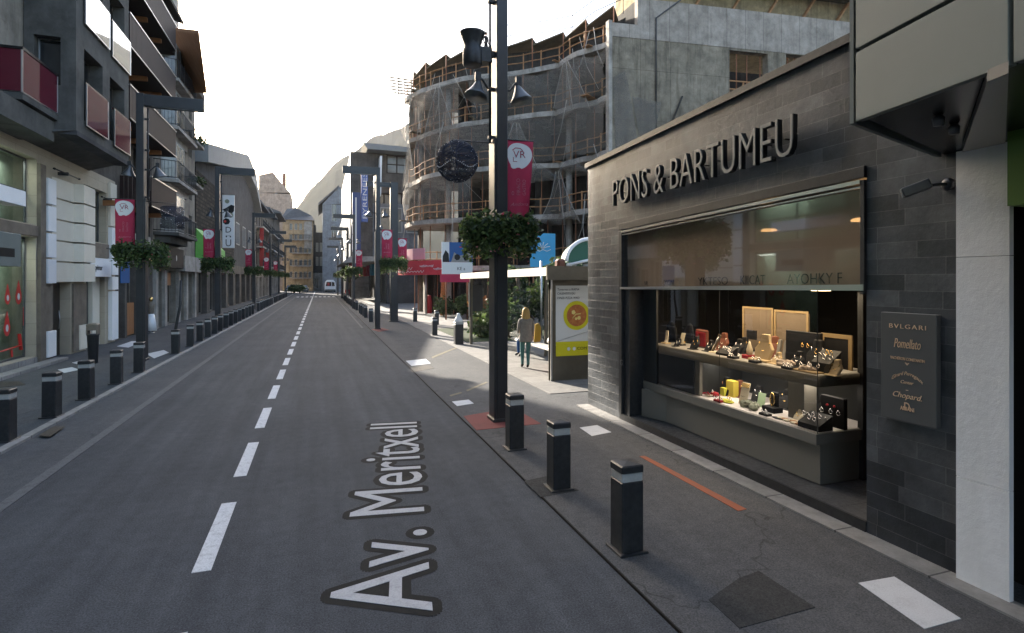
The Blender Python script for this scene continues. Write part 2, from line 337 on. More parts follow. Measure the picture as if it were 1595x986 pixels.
# ---------------------------------------------------------------- mesh helpers
class MB:
    def __init__(s): s.v = []; s.f = []; s.mi = []; s.m = 0; s.sm = []
    def add(s, vs, fs, smooth=False):
        o = len(s.v); s.v += [tuple(p) for p in vs]
        for f in fs: s.f.append([o+i for i in f]); s.mi.append(s.m); s.sm.append(smooth)
        return s
    def box(s, x0, x1, y0, y1, z0, z1):
        x0, x1 = min(x0, x1), max(x0, x1); y0, y1 = min(y0, y1), max(y0, y1); z0, z1 = min(z0, z1), max(z0, z1)
        return s.add([(x0,y0,z0),(x1,y0,z0),(x1,y1,z0),(x0,y1,z0),(x0,y0,z1),(x1,y0,z1),(x1,y1,z1),(x0,y1,z1)],
                     [(0,3,2,1),(4,5,6,7),(0,1,5,4),(1,2,6,5),(2,3,7,6),(3,0,4,7)])
    def bbox(s, x0, x1, y0, y1, z0, z1, b=.01):          # box with chamfered vertical and top edges
        p = [(x0+b,y0),(x1-b,y0),(x1,y0+b),(x1,y1-b),(x1-b,y1),(x0+b,y1),(x0,y1-b),(x0,y0+b)]
        q = [(min(max(x,x0+b),x1-b), min(max(y,y0+b),y1-b)) for x, y in p]
        vs = [(x,y,z0) for x, y in p]+[(x,y,z1-b) for x, y in p]+[(x,y,z1) for x, y in q]
        fs = [tuple(range(7,-1,-1)), tuple(range(16,24))]
        for k in (0, 8):
            for i in range(8): fs.append((k+i, k+(i+1)%8, k+8+(i+1)%8, k+8+i))
        return s.add(vs, fs)
    def quad(s, *p): return s.add(p, [tuple(range(len(p)))])
    def beam(s, a, b, w, h=None, up=(0,0,1)):
        a, b = Vector(a), Vector(b); h = h or w; d = (b-a).normalized(); u = Vector(up)
        if abs(d.dot(u)) > .98: u = Vector((1,0,0))
        x = d.cross(u).normalized()*w/2; y = x.cross(d).normalized()*h/2
        vs = [a-x-y,a+x-y,a+x+y,a-x+y,b-x-y,b+x-y,b+x+y,b-x+y]
        return s.add(vs, [(0,1,2,3),(7,6,5,4),(0,4,5,1),(1,5,6,2),(2,6,7,3),(3,7,4,0)])
    def tube(s, pts, r, n=8, r2=None):
        pts = [Vector(p) for p in pts]; m = len(pts); vs = []; fs = []; px = None
        for i, p in enumerate(pts):
            d = (pts[min(i+1,m-1)]-pts[max(i-1,0)]).normalized()
            u = px if px is not None else (Vector((0,0,1)) if abs(d.z) < .9 else Vector((1,0,0)))
            x = (u - d*u.dot(d)).normalized(); y = d.cross(x); px = x
            rr = r if r2 is None else r+(r2-r)*i/(m-1)
            for k in range(n):
                a = 2*math.pi*k/n; vs.append(p+x*math.cos(a)*rr+y*math.sin(a)*rr)
        for i in range(m-1):
            for k in range(n): fs.append((i*n+k, i*n+(k+1)%n, (i+1)*n+(k+1)%n, (i+1)*n+k))
        fs.append(tuple(range(n-1,-1,-1))); fs.append(tuple((m-1)*n+k for k in range(n)))
        return s.add(vs, fs, True)
    def lathe(s, prof, c=(0,0,0), n=24, axis=(0,0,1), sx=1, sy=1):
        q = Vector((0,0,1)).rotation_difference(Vector(axis).normalized()); c = Vector(c); vs = []; fs = []
        for r, z in prof:
            for k in range(n):
                a = 2*math.pi*k/n; vs.append(c+q @ Vector((r*math.cos(a)*sx, r*math.sin(a)*sy, z)))
        for i in range(len(prof)-1):
            for k in range(n): fs.append((i*n+k, i*n+(k+1)%n, (i+1)*n+(k+1)%n, (i+1)*n+k))
        fs.append(tuple(range(n-1,-1,-1))); fs.append(tuple((len(prof)-1)*n+k for k in range(n)))
        return s.add(vs, fs, True)
    def ball(s, c, r, n=10, sx=1, sy=1, sz=1, jit=0):
        vs = []; fs = []; rows = max(4, n//2+1)
        for i in range(rows+1):
            t = math.pi*i/rows
            for k in range(n):
                a = 2*math.pi*k/n; j = 1+random.uniform(-jit, jit)
                vs.append((c[0]+r*sx*math.sin(t)*math.cos(a)*j, c[1]+r*sy*math.sin(t)*math.sin(a)*j, c[2]+r*sz*math.cos(t)*j))
        for i in range(rows):
            for k in range(n): fs.append((i*n+k, (i+1)*n+k, (i+1)*n+(k+1)%n, i*n+(k+1)%n))
        return s.add(vs, fs, jit == 0)
    def prism(s, poly, d):                               # poly of 3D points, extruded by vector d
        d = Vector(d); n = len(poly); vs = [Vector(p) for p in poly]+[Vector(p)+d for p in poly]
        fs = [tuple(range(n-1,-1,-1)), tuple(range(n,2*n))]
        for i in range(n): fs.append((i,(i+1)%n,n+(i+1)%n,n+i))
        return s.add(vs, fs)
    def disc(s, c, r, nrm, n=24, rx=None):
        nv = Vector(nrm).normalized(); u = Vector((0,0,1)) if abs(nv.z) < .9 else Vector((1,0,0))
        x = u.cross(nv).normalized(); y = nv.cross(x); c = Vector(c)
        return s.add([c+x*math.cos(2*math.pi*k/n)*(rx or r)+y*math.sin(2*math.pi*k/n)*r for k in range(n)], [tuple(range(n))])
    def build(s, name, m, parent=None, loc=None, bevel=0):
        me = bpy.data.meshes.new(name)
        off = Vector((0,0,0))
        if parent is not None:
            p = parent
            while p is not None: off += p.location; p = p.parent
        if loc is not None: off = off+Vector(loc)
        me.from_pydata([tuple(Vector(v)-off) for v in s.v], [], s.f)
        for mm in (m if isinstance(m, (list, tuple)) else [m]): me.materials.append(M[mm] if isinstance(mm, str) else mm)
        me.polygons.foreach_set('material_index', s.mi); me.polygons.foreach_set('use_smooth', s.sm)
        me.validate(); me.update()
        bm = bmesh.new(); bm.from_mesh(me); bmesh.ops.recalc_face_normals(bm, faces=bm.faces); bm.to_mesh(me); bm.free()
        o = bpy.data.objects.new(name, me); col.objects.link(o)
        if parent is not None: o.parent = parent
        if loc is not None: o.location = loc
        if bevel:
            bv = o.modifiers.new('bevel', 'BEVEL'); bv.width = bevel; bv.segments = 2; bv.limit_method = 'ANGLE'
        return o
def tag(o, label, cat, group=None, kind=None):
    if label: o['label'] = label
    if cat: o['category'] = cat
    if group: o['group'] = group
    if kind: o['kind'] = kind
    return o
def thing(name, loc, label, cat, group=None):
    o = bpy.data.objects.new(name, None); col.objects.link(o); o.location = loc; o.empty_display_size = .2
    return tag(o, label, cat, group)
def struct(name, mb, m, label=None):
    o = mb.build(name, m); o['kind'] = 'structure'
    tag(o, label or name.replace('_', ' '), name.split('_')[0]); return o
def dup(root, loc, label=None, parent=None, rz=None):
    r = root.copy(); col.objects.link(r)
    if parent is not None: r.parent = parent
    else:
        r.location = loc
        if rz is not None: r.rotation_euler = (0, 0, rz)
    if label: r['label'] = label
    for ch in root.children: dup(ch, None, None, r)
    return r
DG = None
def text_mb(mb, s, org, u, v, h, ext=.004, width=None, off=0, shear=0, space=1, align='LEFT', curve=0):
    """lettering as thin solid glyphs: org = left end of baseline, u reading direction, v up, h cap height, width = fitted length"""
    c = bpy.data.curves.new('t', 'FONT'); c.body = s; c.size = 1; c.extrude = .5; c.offset = off; c.shear = shear; c.space_character = space; c.resolution_u = 3
    o = bpy.data.objects.new('t', c); col.objects.link(o)
    dg = bpy.context.evaluated_depsgraph_get(); dg.update()
    me = bpy.data.meshes.new_from_object(o.evaluated_get(dg))
    xs = [p.co.x for p in me.vertices]
    if not xs: return mb
    x0, x1 = min(xs), max(xs); k = h/.70; kx = k if width is None else width/(x1-x0)
    org, u, v = Vector(org), Vector(u).normalized(), Vector(v).normalized(); nrm = u.cross(v)
    W = (x1-x0)*kx; a = -W/2 if align == 'CENTER' else 0
    vs = []
    for p in me.vertices:
        X = (p.co.x-x0)*kx+a; Y = p.co.y*k
        if curve: Y += -curve*(X*X)
        vs.append(org+u*X+v*Y+nrm*((p.co.z+.5)*ext))
    mb.add(vs, [tuple(pl.vertices) for pl in me.polygons])
    bpy.data.objects.remove(o); bpy.data.meshes.remove(me); bpy.data.curves.remove(c)
    return mb
def holed(mb, org, u, v, n, W, H, holes, depth):
    """flat wall W x H with rectangular holes (u0,u1,v0,v1) and their reveals going back along -n"""
    org, u, v, n = Vector(org), Vector(u), Vector(v), Vector(n)
    us = sorted({0, W} | {min(max(x, 0), W) for h in holes for x in h[:2]}); vs = sorted({0, H} | {min(max(x, 0), H) for h in holes for x in h[2:4]})
    P = lambda a, b, d=0: org+u*a+v*b-n*d
    for i in range(len(us)-1):
        for j in range(len(vs)-1):
            a, b = (us[i]+us[i+1])/2, (vs[j]+vs[j+1])/2
            if any(h[0] < a < h[1] and h[2] < b < h[3] for h in holes): continue
            mb.quad(P(us[i], vs[j]), P(us[i+1], vs[j]), P(us[i+1], vs[j+1]), P(us[i], vs[j+1]))
    for h in holes:
        a, b, c, d = h[:4]
        mb.quad(P(a,c), P(b,c), P(b,c,depth), P(a,c,depth)); mb.quad(P(a,d), P(b,d), P(b,d,depth), P(a,d,depth))
        mb.quad(P(a,c), P(a,d), P(a,d,depth), P(a,c,depth)); mb.quad(P(b,c), P(b,d), P(b,d,depth), P(b,c,depth))
    return mb
def add_window(root, org, u, v, n, h, depth, frame='window_frame', pane='dark_pane', fw=.06, bars=1, hbars=0):
    org, u, v, n = Vector(org), Vector(u), Vector(v), Vector(n); a, b, c, d = h[:4]
    P = lambda x, y, k=0: org+u*x+v*y-n*k
    mb = MB(); k = depth-.05
    def bar(x0, x1, y0, y1): mb.prism([P(x0,y0,k), P(x1,y0,k), P(x1,y1,k), P(x0,y1,k)], -n*.05)
    bar(a, a+fw, c, d); bar(b-fw, b, c, d); bar(a+fw, b-fw, c, c+fw); bar(a+fw, b-fw, d-fw, d)
    for i in range(bars):
        x = a+(b-a)*(i+1)/(bars+1); bar(x-fw/2, x+fw/2, c+fw, d-fw)
    for i in range(hbars):
        y = c+(d-c)*(i+1)/(hbars+1); bar(a+fw, b-fw, y-fw/2.5, y+fw/2.5)
    w = mb.build('window', frame, root)
    q = MB(); q.quad(P(a+.01,c+.01,depth-.02), P(b-.01,c+.01,depth-.02), P(b-.01,d-.01,depth-.02), P(a+.01,d-.01,depth-.02)); q.build('pane', pane, w)
    return w
def leaves(mb, centre, rad, count, size, flat=1.0, droop=.0, shape='ball'):
    cx, cy, cz = centre
    for i in range(count):
        if shape == 'ring':
            a = random.uniform(0, 2*math.pi); rr = rad*(.45+.55*math.sqrt(random.random())); p = Vector((cx+rr*math.cos(a), cy+rr*math.sin(a), cz+random.gauss(0, 1)*flat*rad*(1.15-rr/rad*.45)))
            p.x += random.gauss(0, .05)*rad; p.y += random.gauss(0, .05)*rad
            if random.random() < droop: p.z -= random.random()*rad*.55
        else:
            t = Vector((random.gauss(0,1), random.gauss(0,1), random.gauss(0,1))).normalized()*rad*(random.random()**.4)
            p = Vector((cx+t.x, cy+t.y, cz+t.z*flat))
        d = Vector((random.gauss(0,1), random.gauss(0,1), random.gauss(-.25,.7))).normalized()
        w = d.cross(Vector((random.gauss(0,1), random.gauss(0,1), random.gauss(0,1)))).normalized()
        L = size*random.uniform(.6, 1.35); W = L*.34
        fold = d.cross(w)*W*.5
        mb.add([p, p+d*L*.45+w*W+fold, p+d*L, p+d*L*.45-w*W+fold], [(0,1,2),(0,2,3)])
    return mb
# ================================================================ SETTING
g = MB(); g.quad((-1500,-300,-.04), (1500,-300,-.04), (1500,1500,-.04), (-1500,1500,-.04)); struct('ground', g, 'ground', 'grey ground around the street')
g = MB(); g.box(-4.32, 2.4, -25, 150, -.03, 0); struct('road', g, 'road_asphalt', 'dark grey asphalt road between the two pavements')
g = MB(); g.box(-4.32, -3.36, -25, 150, 0, .004); struct('road_shoulder', g, 'left_asphalt', 'paler asphalt strip along the left edge line')
g = MB(); g.box(-40, -4.34, -25, 150, -.03, .035); struct('pavement', g, 'left_asphalt', 'left pavement behind the bollards')
g = MB(); g.box(2.42, 60, -25, 28.4, -.03, .018); g.box(2.42, 60, 28.4, 150, -.03, .017); struct('pavement', g, 'side_asphalt', 'right asphalt pavement flush with the road')
g = MB(); g.box(-4.44, -4.30, -25, 120, -.03, .045); struct('kerb', g, 'kerb_stone', 'stone kerb line in front of the left bollards')
g = MB(); g.box(4.80, 5.05, -6, 10.02, 0, .035); struct('kerb', g, 'kerb_stone', 'pale stone edging along the slate shop front')
g = MB(); g.box(4.72, 14, 11.2, 75, .017, .030); struct('plaza', g, 'paving', 'pale paved plaza around the bus shelter')
g = MB(); g.box(5.5, 16, 21.5, 27.9, .018, .05); struct('lawn', g, 'hedge_dark', 'planted bed behind the bus shelter')
g = MB(); g.box(-60, 60, 150.5, 400, -.03, .01); struct('road', g, 'side_asphalt', 'far end of the street')
g = MB(); g.box(2.405, 2.417, -25, 150, -.02, .0185); struct('road_joint', g, 'interior_dark', 'dark joint between road and right pavement')
# markings
g = MB(); y = 5.39-2.455*2
while y < 128:
    g.box(-1.035, -.885, y, y+1.56, 0, .004); y += 2.455
struct('centre_line', g, 'road_paint', 'white dashed centre line')
g = MB(); g.box(-3.38, -3.24, -25, 128, .004, .008); struct('edge_line', g, 'worn_line', 'worn pale line along the left lane')
g = MB()
for k in range(9): g.box(-3.2+k*.62, -2.86+k*.62, 86, 89, 0, .004)
struct('crosswalk', g, 'road_paint', 'white crosswalk stripes far down the road')
g = MB(); g.box(2.05, 2.15, 30, 128, 0, .004); struct('edge_line', g, 'worn_line', 'pale line along the right kerb far down the road')
A0, A1, B1 = G(674,952), G(649,657.5), G(568,659)  # street label overlaid on the view, modelled flat on the asphalt, no road marking
uu = (A1-A0).normalized(); vv = Vector((-uu.y, uu.x, 0))
hal = MB()
for k in range(16): a_ = k*math.pi/8; text_mb(hal, 'Av. Meritxell', A0+Vector((0,0,.0008+.00014*k))+(uu*math.cos(a_)+vv*math.sin(a_))*.075, uu, vv, .80, .0001, (A1-A0).length)
struct('lettering_outline', hal, 'halo', 'dark outline of the overlaid street name label')
tx = MB(); text_mb(tx, 'Av. Meritxell', A0+Vector((0,0,.0035)), uu, vv, .80, .003, (A1-A0).length); struct('lettering', tx, 'overlay_letter', 'overlaid street name label in white letters, laid flat on the road')
def gpoly(name, pts, m, label, z=.018, h=.004):
    b = MB(); b.prism([G(*p) + Vector((0,0,z)) for p in pts], (0,0,h)); return struct(name, b, m, label)
gpoly('paving_mark', [(1337,912),(1393,902),(1497,968),(1440,984)], 'pale_tile', 'white slab set in the pavement near the white column')
gpoly('paving_mark', [(903,668),(930,664),(952,675),(922,681)], 'pale_tile', 'small white slab beside the second bollard')
gpoly('paving_mark', [(632,563),(663,560),(671,567),(641,571)], 'pale_tile', 'white patch near the road before the bus shelter')
gpoly('paving_mark', [(704,627),(730,624),(738,630),(712,634)], 'pale_tile', 'small pale cover beside the red base plate')
gpoly('pavement_line', [(996,713),(1004,712),(1163,796),(1150,799)], 'orange_paint', 'orange painted line on the right pavement')
gpoly('asphalt_patch', [(1104,938),(1150,905),(1182,893),(1215,915),(1270,950),(1152,983)], 'patch_asphalt', 'dark repaired patch in the right pavement')
gpoly('asphalt_patch', [(816,752),(852,744),(902,766),(842,777)], 'patch_asphalt', 'dark patch around the middle bollard')
gpoly('base_plate', [(722,650),(800,637),(843,662),(742,672)], 'red_base', 'red square base around the tall pole', .0185, .006)
gpoly('base_plate', [(579,514),(594,511),(606,514.5),(590,517.5)], 'red_base', 'small red base around the second pole', .0185, .006)
gpoly('pavement_line', [(672,557),(712,541),(714,542),(674,559)], 'yellow_mark', 'faint yellow line on the sunny pavement')
gpoly('pavement_line', [(726,609),(757,596),(760,597),(728,611)], 'yellow_mark', 'faint yellow stroke by the tall pole')
gpoly('pavement_line', [(700,617),(718,612),(720,613.5),(702,619)], 'yellow_mark', 'short faint yellow stroke near the road edge')
gpoly('drain_cover', [(60,682),(84,668),(101,668),(78,684)], 'manhole', 'rusty drain cover in the left pavement', .036, .005)
gpoly('drain_cover', [(0,597),(30,596),(40,602),(0,606)], 'manhole', 'dark cover by the left shop window', .036, .005)
for i, q in enumerate([[(90,578),(112,574),(124,578),(100,583)], [(182,541),(205,533),(222,533),(200,543)], [(228,553),(255,547),(263,551),(240,560)], [(112,567),(128,563),(140,565),(124,570)]]):
    gpoly('paving_mark', q, 'pale_tile', ['white slab before the white clad entrance', 'white slab beside the near left pole', 'white slab between pole and bollard on the left', 'thin white slab by the litter bin'][i], .036, .004)
gpoly('drain_cover', [(640,574),(668,570),(676,575),(647,580)], 'manhole', 'iron cover in the pavement by the road joint')
gpoly('asphalt_patch', [(0,640),(28,632),(62,640),(20,652)], 'side_asphalt', 'grey repair in the left pavement', .036, .004)

# mountain
mb = MB(); line = [(250,420),(330,400),(400,385),(436,352),(452,333),(470,312),(485,292),(500,276),(512,262),(522,252),(535,244),(548,236),(560,228),(575,217),(590,209),(604,204),(616,202),(630,196),(700,150),(800,110),(950,70),(1200,60),(1500,120),(1900,250)]
rows = 46; rng = random.Random(3); dense = []
for i in range(len(line)-1):
    for k in range(14): t = k/14; dense.append((line[i][0]*(1-t)+line[i+1][0]*t, line[i][1]*(1-t)+line[i+1][1]*t))
dense.append(line[-1]); nC = len(dense); vs = []
for j in range(rows+1):
    t = j/rows; dep = 420+560*t
    for i, (px, py) in enumerate(dense):
        r = ray(px, py); top = r[2]*980
        z = top*(t**1.25)
        dd = dep
        nq = Vector((r[0]*dd*.012, r[1]*dd*.012, t*3)); nv = mnoise.fractal(nq, .9, 2.1, 6)
        if 0 < j: z += nv*(16*min(1, t*3)) if j < rows else mnoise.fractal(Vector((px*.03, 3, 7)), .8, 2.2, 6)*6; dd += nv*30*(1-t)
        vs.append((r[0]*dd, r[1]*dd, max(z, 0)-2 if j == 0 else max(z, 0)))
mb.add(vs, [(j*nC+i, j*nC+i+1, (j+1)*nC+i+1, (j+1)*nC+i) for j in range(rows) for i in range(nC-1)], True)
struct('mountain', mb, 'mountain', 'hazy wooded mountain behind the street')
# air
hz = MB(); hz.box(-1450, 1450, -250, 1450, -1.2, 330); h = hz.build('haze', 'ground'); tag(h, 'morning haze over the street', 'haze', kind='stuff')
hm, n_, l_, b_ = newmat('haze_air'); n_.remove(b_); pv = n_.new('ShaderNodeVolumePrincipled'); pv.inputs['Density'].default_value = .00018; pv.inputs['Color'].default_value = (.93, .93, .92, 1); pv.inputs['Anisotropy'].default_value = .0
l_.new(pv.outputs[0], n_['Material Output'].inputs['Volume']); h.data.materials.clear(); h.data.materials.append(hm)

# ================================================================ RIGHT: SLATE JEWELLERY SHOP
XW = 5.05
tl = lambda Y, z: z+.026*(6.4-Y)
shop = thing('jewellery_shop', (XW, 6.4, 0), 'low dark slate clad shop with raised metal lettering and wide lit display window', 'shop')
w = MB(); X2 = 11.5; Ya, Yb, Oa, Ob = 3.18, 10.02, 4.03, 8.77
top, ot = (lambda Y: tl(Y, 4.82)), (lambda Y: tl(Y, 3.56))
w.m = 0
w.quad((XW,Ob,0),(XW,Yb,0),(XW,Yb,top(Yb)),(XW,Ob,top(Ob)))
w.quad((XW,Ya,0),(XW,Oa,0),(XW,Oa,top(Oa)),(XW,Ya,top(Ya)))
w.quad((XW,Oa,ot(Oa)),(XW,Ob,ot(Ob)),(XW,Ob,top(Ob)),(XW,Oa,top(Oa)))
w.m = 1; w.quad((XW,Yb,0),(X2,Yb,0),(X2,Yb,top(Yb)),(XW,Yb,top(Yb)))
w.m = 2
w.quad((XW,Oa,0),(XW+1.6,Oa,0),(XW+1.6,Oa,3.7),(XW,Oa,ot(Oa))); w.quad((XW,Ob,0),(XW+.3,Ob,0),(XW+.3,Ob,3.6),(XW,Ob,ot(Ob)))
w.quad((XW,Oa,ot(Oa)),(XW,Ob,ot(Ob)),(XW+.4,Ob,ot(Ob)),(XW+.4,Oa,ot(Oa)))
w.quad((XW,Ya,top(Ya)-.01),(XW,Yb,top(Yb)-.01),(X2,Yb,top(Yb)-.01),(X2,Ya,top(Ya)-.01))
w.quad((X2,Ya,0),(X2,Yb,0),(X2,Yb,top(Yb)),(X2,Ya,top(Ya))); w.quad((XW+.02,Ya,0),(X2,Ya,0),(X2,Ya,top(Ya)),(XW+.02,Ya,top(Ya)))
w.build('wall', ['slate_tile', 'slate_end', 'interior_dark'], shop)
w = MB(); w.prism([(XW-.05,Ya,top(Ya)), (XW-.05,Yb+.05,top(Yb+.05)), (XW-.05,Yb+.05,top(Yb+.05)+.09), (XW-.05,Ya,top(Ya)+.09)], (.5,0,0)); w.build('coping', 'black_metal', shop)
w = MB(); w.box(XW+.02, X2, Oa, Ob, .02, .14); w.build('floor', 'slate_floor', shop)
w = MB(); w.box(XW-.012, XW+.02, Oa, Ob, .036, .142); w.build('step', 'black_metal', shop)
# interior shell
w = MB(); w.quad((9.6,3.3,.14),(9.6,9.9,.14),(9.6,9.9,3.9),(9.6,3.3,3.9)); w.quad((5.3,3.3,3.46),(9.6,3.3,3.46),(9.6,9.9,3.36),(5.3,9.9,3.36)); w.quad((5.4,9.3,.14),(9.6,9.3,.14),(9.6,9.3,3.5),(5.4,9.3,3.5))
w.build('interior', 'interior_dark', shop)
w = MB(); w.box(9.3, 9.5, 4.1, 5.2, .5, 2.5); w.box(9.3,9.5,6.0,7.4,1.2,2.4); w.build('back_cabinet', 'interior_warm', shop)
# frame round the opening
f = MB(); P = lambda X, Y, z: (X, Y, z)
def fbar(x0, x1, Y0, Y1, zf0, zf1): f.prism([(x0,Y0,zf0(Y0)), (x0,Y1,zf0(Y1)), (x0,Y1,zf1(Y1)), (x0,Y0,zf1(Y0))], (x1-x0,0,0))
fbar(XW-.03, XW+.25, Oa+.002, Ob-.002, lambda y: tl(y,3.44), lambda y: tl(y,3.555))
f.box(XW-.028, XW+.25, Ob-.10, Ob-.003, .143, 3.36); f.box(XW-.028, XW+.06, Oa+.003, Oa+.05, 2.36, 3.48)
f.box(XW+.02, XW+.32, Ob-.30, Ob-.102, .143, 2.34)
fr = f.build('window_frame', 'black_metal', shop, bevel=.004)
f = MB(); fbar(XW-.035, XW+.02, Oa+.05, Ob-.1, lambda y: tl(y,3.385), lambda y: tl(y,3.425)); fbar(XW-.02, XW+.02, Oa+.05, Ob-.1, lambda y: tl(y,3.345), lambda y: tl(y,3.36))
f.prism([(XW-.036,Oa+.01,2.395),(XW-.036,Ob-.06,2.335),(XW-.036,Ob-.06,2.375),(XW-.036,Oa+.01,2.455)], (.07,0,0)); f.build('trim', 'silver_trim', fr)
b = MB(); b.quad((XW+.10,Oa+.04,2.42),(XW+.10,Ob-.1,2.36),(XW+.10,Ob-.1,tl(8.7,3.40)),(XW+.10,Oa+.04,tl(4.1,3.40)))
bl = b.build('blind', 'blind_fabric', shop)
b = MB(); b.quad((XW+.03,Oa+.05,2.44),(XW+.03,Ob-.1,2.37),(XW+.03,Ob-.1,tl(8.7,3.345)),(XW+.03,Oa+.05,tl(4.1,3.345))); b.build('upper_glazing', 'blind_glass', shop)
t = MB(); zl = lambda Y: 2.40+.015*(8.5-Y)
for s_, Y0, wd, h_ in (('VR', 8.12, .10, .075), ('XGN', 7.55, .24, .09), ('YKTESO', 6.72, .62, .11), ('KIICAT', 5.86, .42, .12), ('AYOHKY F', 5.10, .72, .12)):
    text_mb(t, s_, (XW+.092, Y0, zl(Y0)), (0,-1,.015), (0,0,1), h_, .004, wd, off=-.012)
t.build('blind_lettering', 'ink', bl)
# display case
GX = 5.36; C0, C1 = 4.88, 8.40
c = MB(); c.prism([(GX+.06,C0+.02,.15),(GX+.06,C1-.5,.15),(GX-.1,C1,.15),(6.4,C1,.15),(6.4,C0+.02,.15)], (0,0,.47)); pl = c.build('plinth', 'case_grey', shop, bevel=.004)
c = MB(); c.box(GX+.09, 6.3, C0+.06, C1-.55, .142, .16); c.build('plinth_base', 'black_metal', pl)
c = MB(); c.box(GX-.03, 6.4, C0-.01, 8.46, .62, .745); c.build('ledge', 'case_grey', shop, bevel=.004)
c = MB(); c.box(GX+.005, 6.3, C0+.02, 8.40, .746, .752); c.build('display_bottom', 'shelf_white', shop)
c = MB(); c.box(GX+.03, 6.3, C0+.01, 8.35, 1.27, 1.40); mid = c.build('shelf', 'case_grey', shop, bevel=.003)
c = MB(); c.box(GX+.05, 6.28, C0+.03, 8.33, 1.401, 1.406); c.build('shelf_top', 'grey_slab', mid)
c = MB(); c.box(GX+.035, 6.3, 7.15, 8.35, .753, 1.268); c.build('closed_box', 'case_dark', shop)
c = MB(); c.box(GX+.04, GX+.09, 7.02, 7.14, .753, 1.268); c.box(GX+.3, GX+.5, 5.35, 5.6, .753, 1.268); c.build('shelf_post', 'case_grey', shop)
c = MB(); c.quad((6.31,C0,.75),(6.31,C1,.75),(6.31,C1,1.27),(6.31,C0,1.27)); c.build('lower_back', 'case_dark', shop)
c = MB(); c.box(6.02, 6.12, C0-.03, C0+.04, .15, 2.40); c.box(GX-.01, 6.1, C0-.02, C0+.03, 2.38, 2.44); c.build('corner_post', 'black_metal', shop)
c = MB(); c.box(GX-.015, GX+.02, 8.08, 8.47, .75, 2.36); c.build('side_panel', 'case_dark', shop)
c = MB(); c.quad((GX,C0,.745),(GX,8.08,.745),(GX,8.08,2.42),(GX,C0,2.42)); c.quad((GX,C0,.745),(6.05,C0,.745),(6.05,C0,2.42),(GX,C0,2.42)); gl = c.build('shop_window', 'shop_glass', shop)
c = MB(); c.box(GX-.003, GX+.003, 6.53, 6.536, .75, 2.4); c.box(GX-.004, GX+.004, C0-.004, C0+.004, .75, 2.4); c.build('glass_joint', 'black_metal', gl)
c = MB(); c.box(6.6, 6.66, 4.03, 4.9, .15, 3.4); c.build('door', 'dark_door', shop)
c = MB(); text_mb(c, 'G', (XW-.03, 8.71, 1.0), (0,-1,0), (0,0,1), .10, .003); c.build('jamb_letter', 'grey_metal', shop)
# raised name
sg = thing('shop_sign', (4.93, 6.8, 4.0), 'raised grey metal capital letters of the shop name on the slate wall', 'sign')
s1 = MB(); s2 = MB(); tilt = (0,-1,.018)
text_mb(s1, 'PONS & BARTUMEU', (4.905, 8.76, 3.80), tilt, (0,0,1), .47, .014, 3.98, off=-.012, space=1.04)
text_mb(s2, 'PONS & BARTUMEU', (4.965, 8.76, 3.80), tilt, (0,0,1), .47, .062, 3.98, off=-.011, space=1.04)
for k in range(14):
    yy = 8.6-k*.28; s2.beam((4.96, yy, 4.02+.018*(8.76-yy)), (XW, yy, 4.02+.018*(8.76-yy)), .012)
s1.build('letter_face', 'sign_letter', sg); s2.build('letter_side', 'sign_side', sg)
# plaque
pq = thing('brand_plaque', (4.99, 3.58, 1.72), 'dark grey metal plaque with gold lettering on the slate pier', 'plaque')
b = MB(); b.bbox(4.985, 5.045, 3.335, 3.835, 1.225, 2.20, .004); b.build('panel', 'plaque', pq)
b = MB(); U, V = (0,-1,0), (0,0,1); yc = 3.585
def pt(s_, z, h_, wd, **k): text_mb(b, s_, (4.985, yc, z), U, V, h_, .005, wd, align='CENTER', **k)
pt('BVLGARI', 2.06, .040, .33, off=-.006, space=1.25); pt('Pomellato', 1.885, .085, .24, shear=.3, off=-.004); pt('VACHERON CONSTANTIN', 1.775, .026, .31); pt('v', 1.735, .03, .04, off=.02)
pt('Girard Perregaux', 1.645, .032, .28, shear=.25, curve=3.2); pt('Center', 1.565, .030, .115, shear=.3); pt('-', 1.50, .03, .02, off=.01); pt('Chopard.', 1.435, .050, .26, shear=.35); pt('D', 1.325, .075, .05); pt('AMIANI', 1.325, .036, .125)
b.v = [(x, y, z) for x, y, z in b.v]; b.build('gold_lettering', 'gold', pq)
# wall spotlight
L = thing('wall_spotlight', (5.04, 3.27, 3.30), 'small grey adjustable spotlight on a round mount under the canopy', 'spotlight')
b = MB(); b.lathe([(.055,0),(.055,.03),(.03,.045)], (5.05,3.27,3.31), 16, (-1,0,0)); b.build('wall_mount', 'pole_metal', L)
b = MB(); b.tube([(5.01,3.27,3.31),(4.95,3.30,3.31),(4.90,3.36,3.31)], .014, 8); b.build('arm', 'black_metal', L)
b = MB(); b.beam((4.92,3.34,3.325),(4.79,3.49,3.25), .115, .085, (0,0,1)); b.build('lamp_head', 'grey_metal', L, bevel=.012)
b = MB(); b.beam((4.789,3.491,3.2495),(4.785,3.496,3.2475), .095, .065, (0,0,1)); b.build('lens', 'lamp_lens', L)

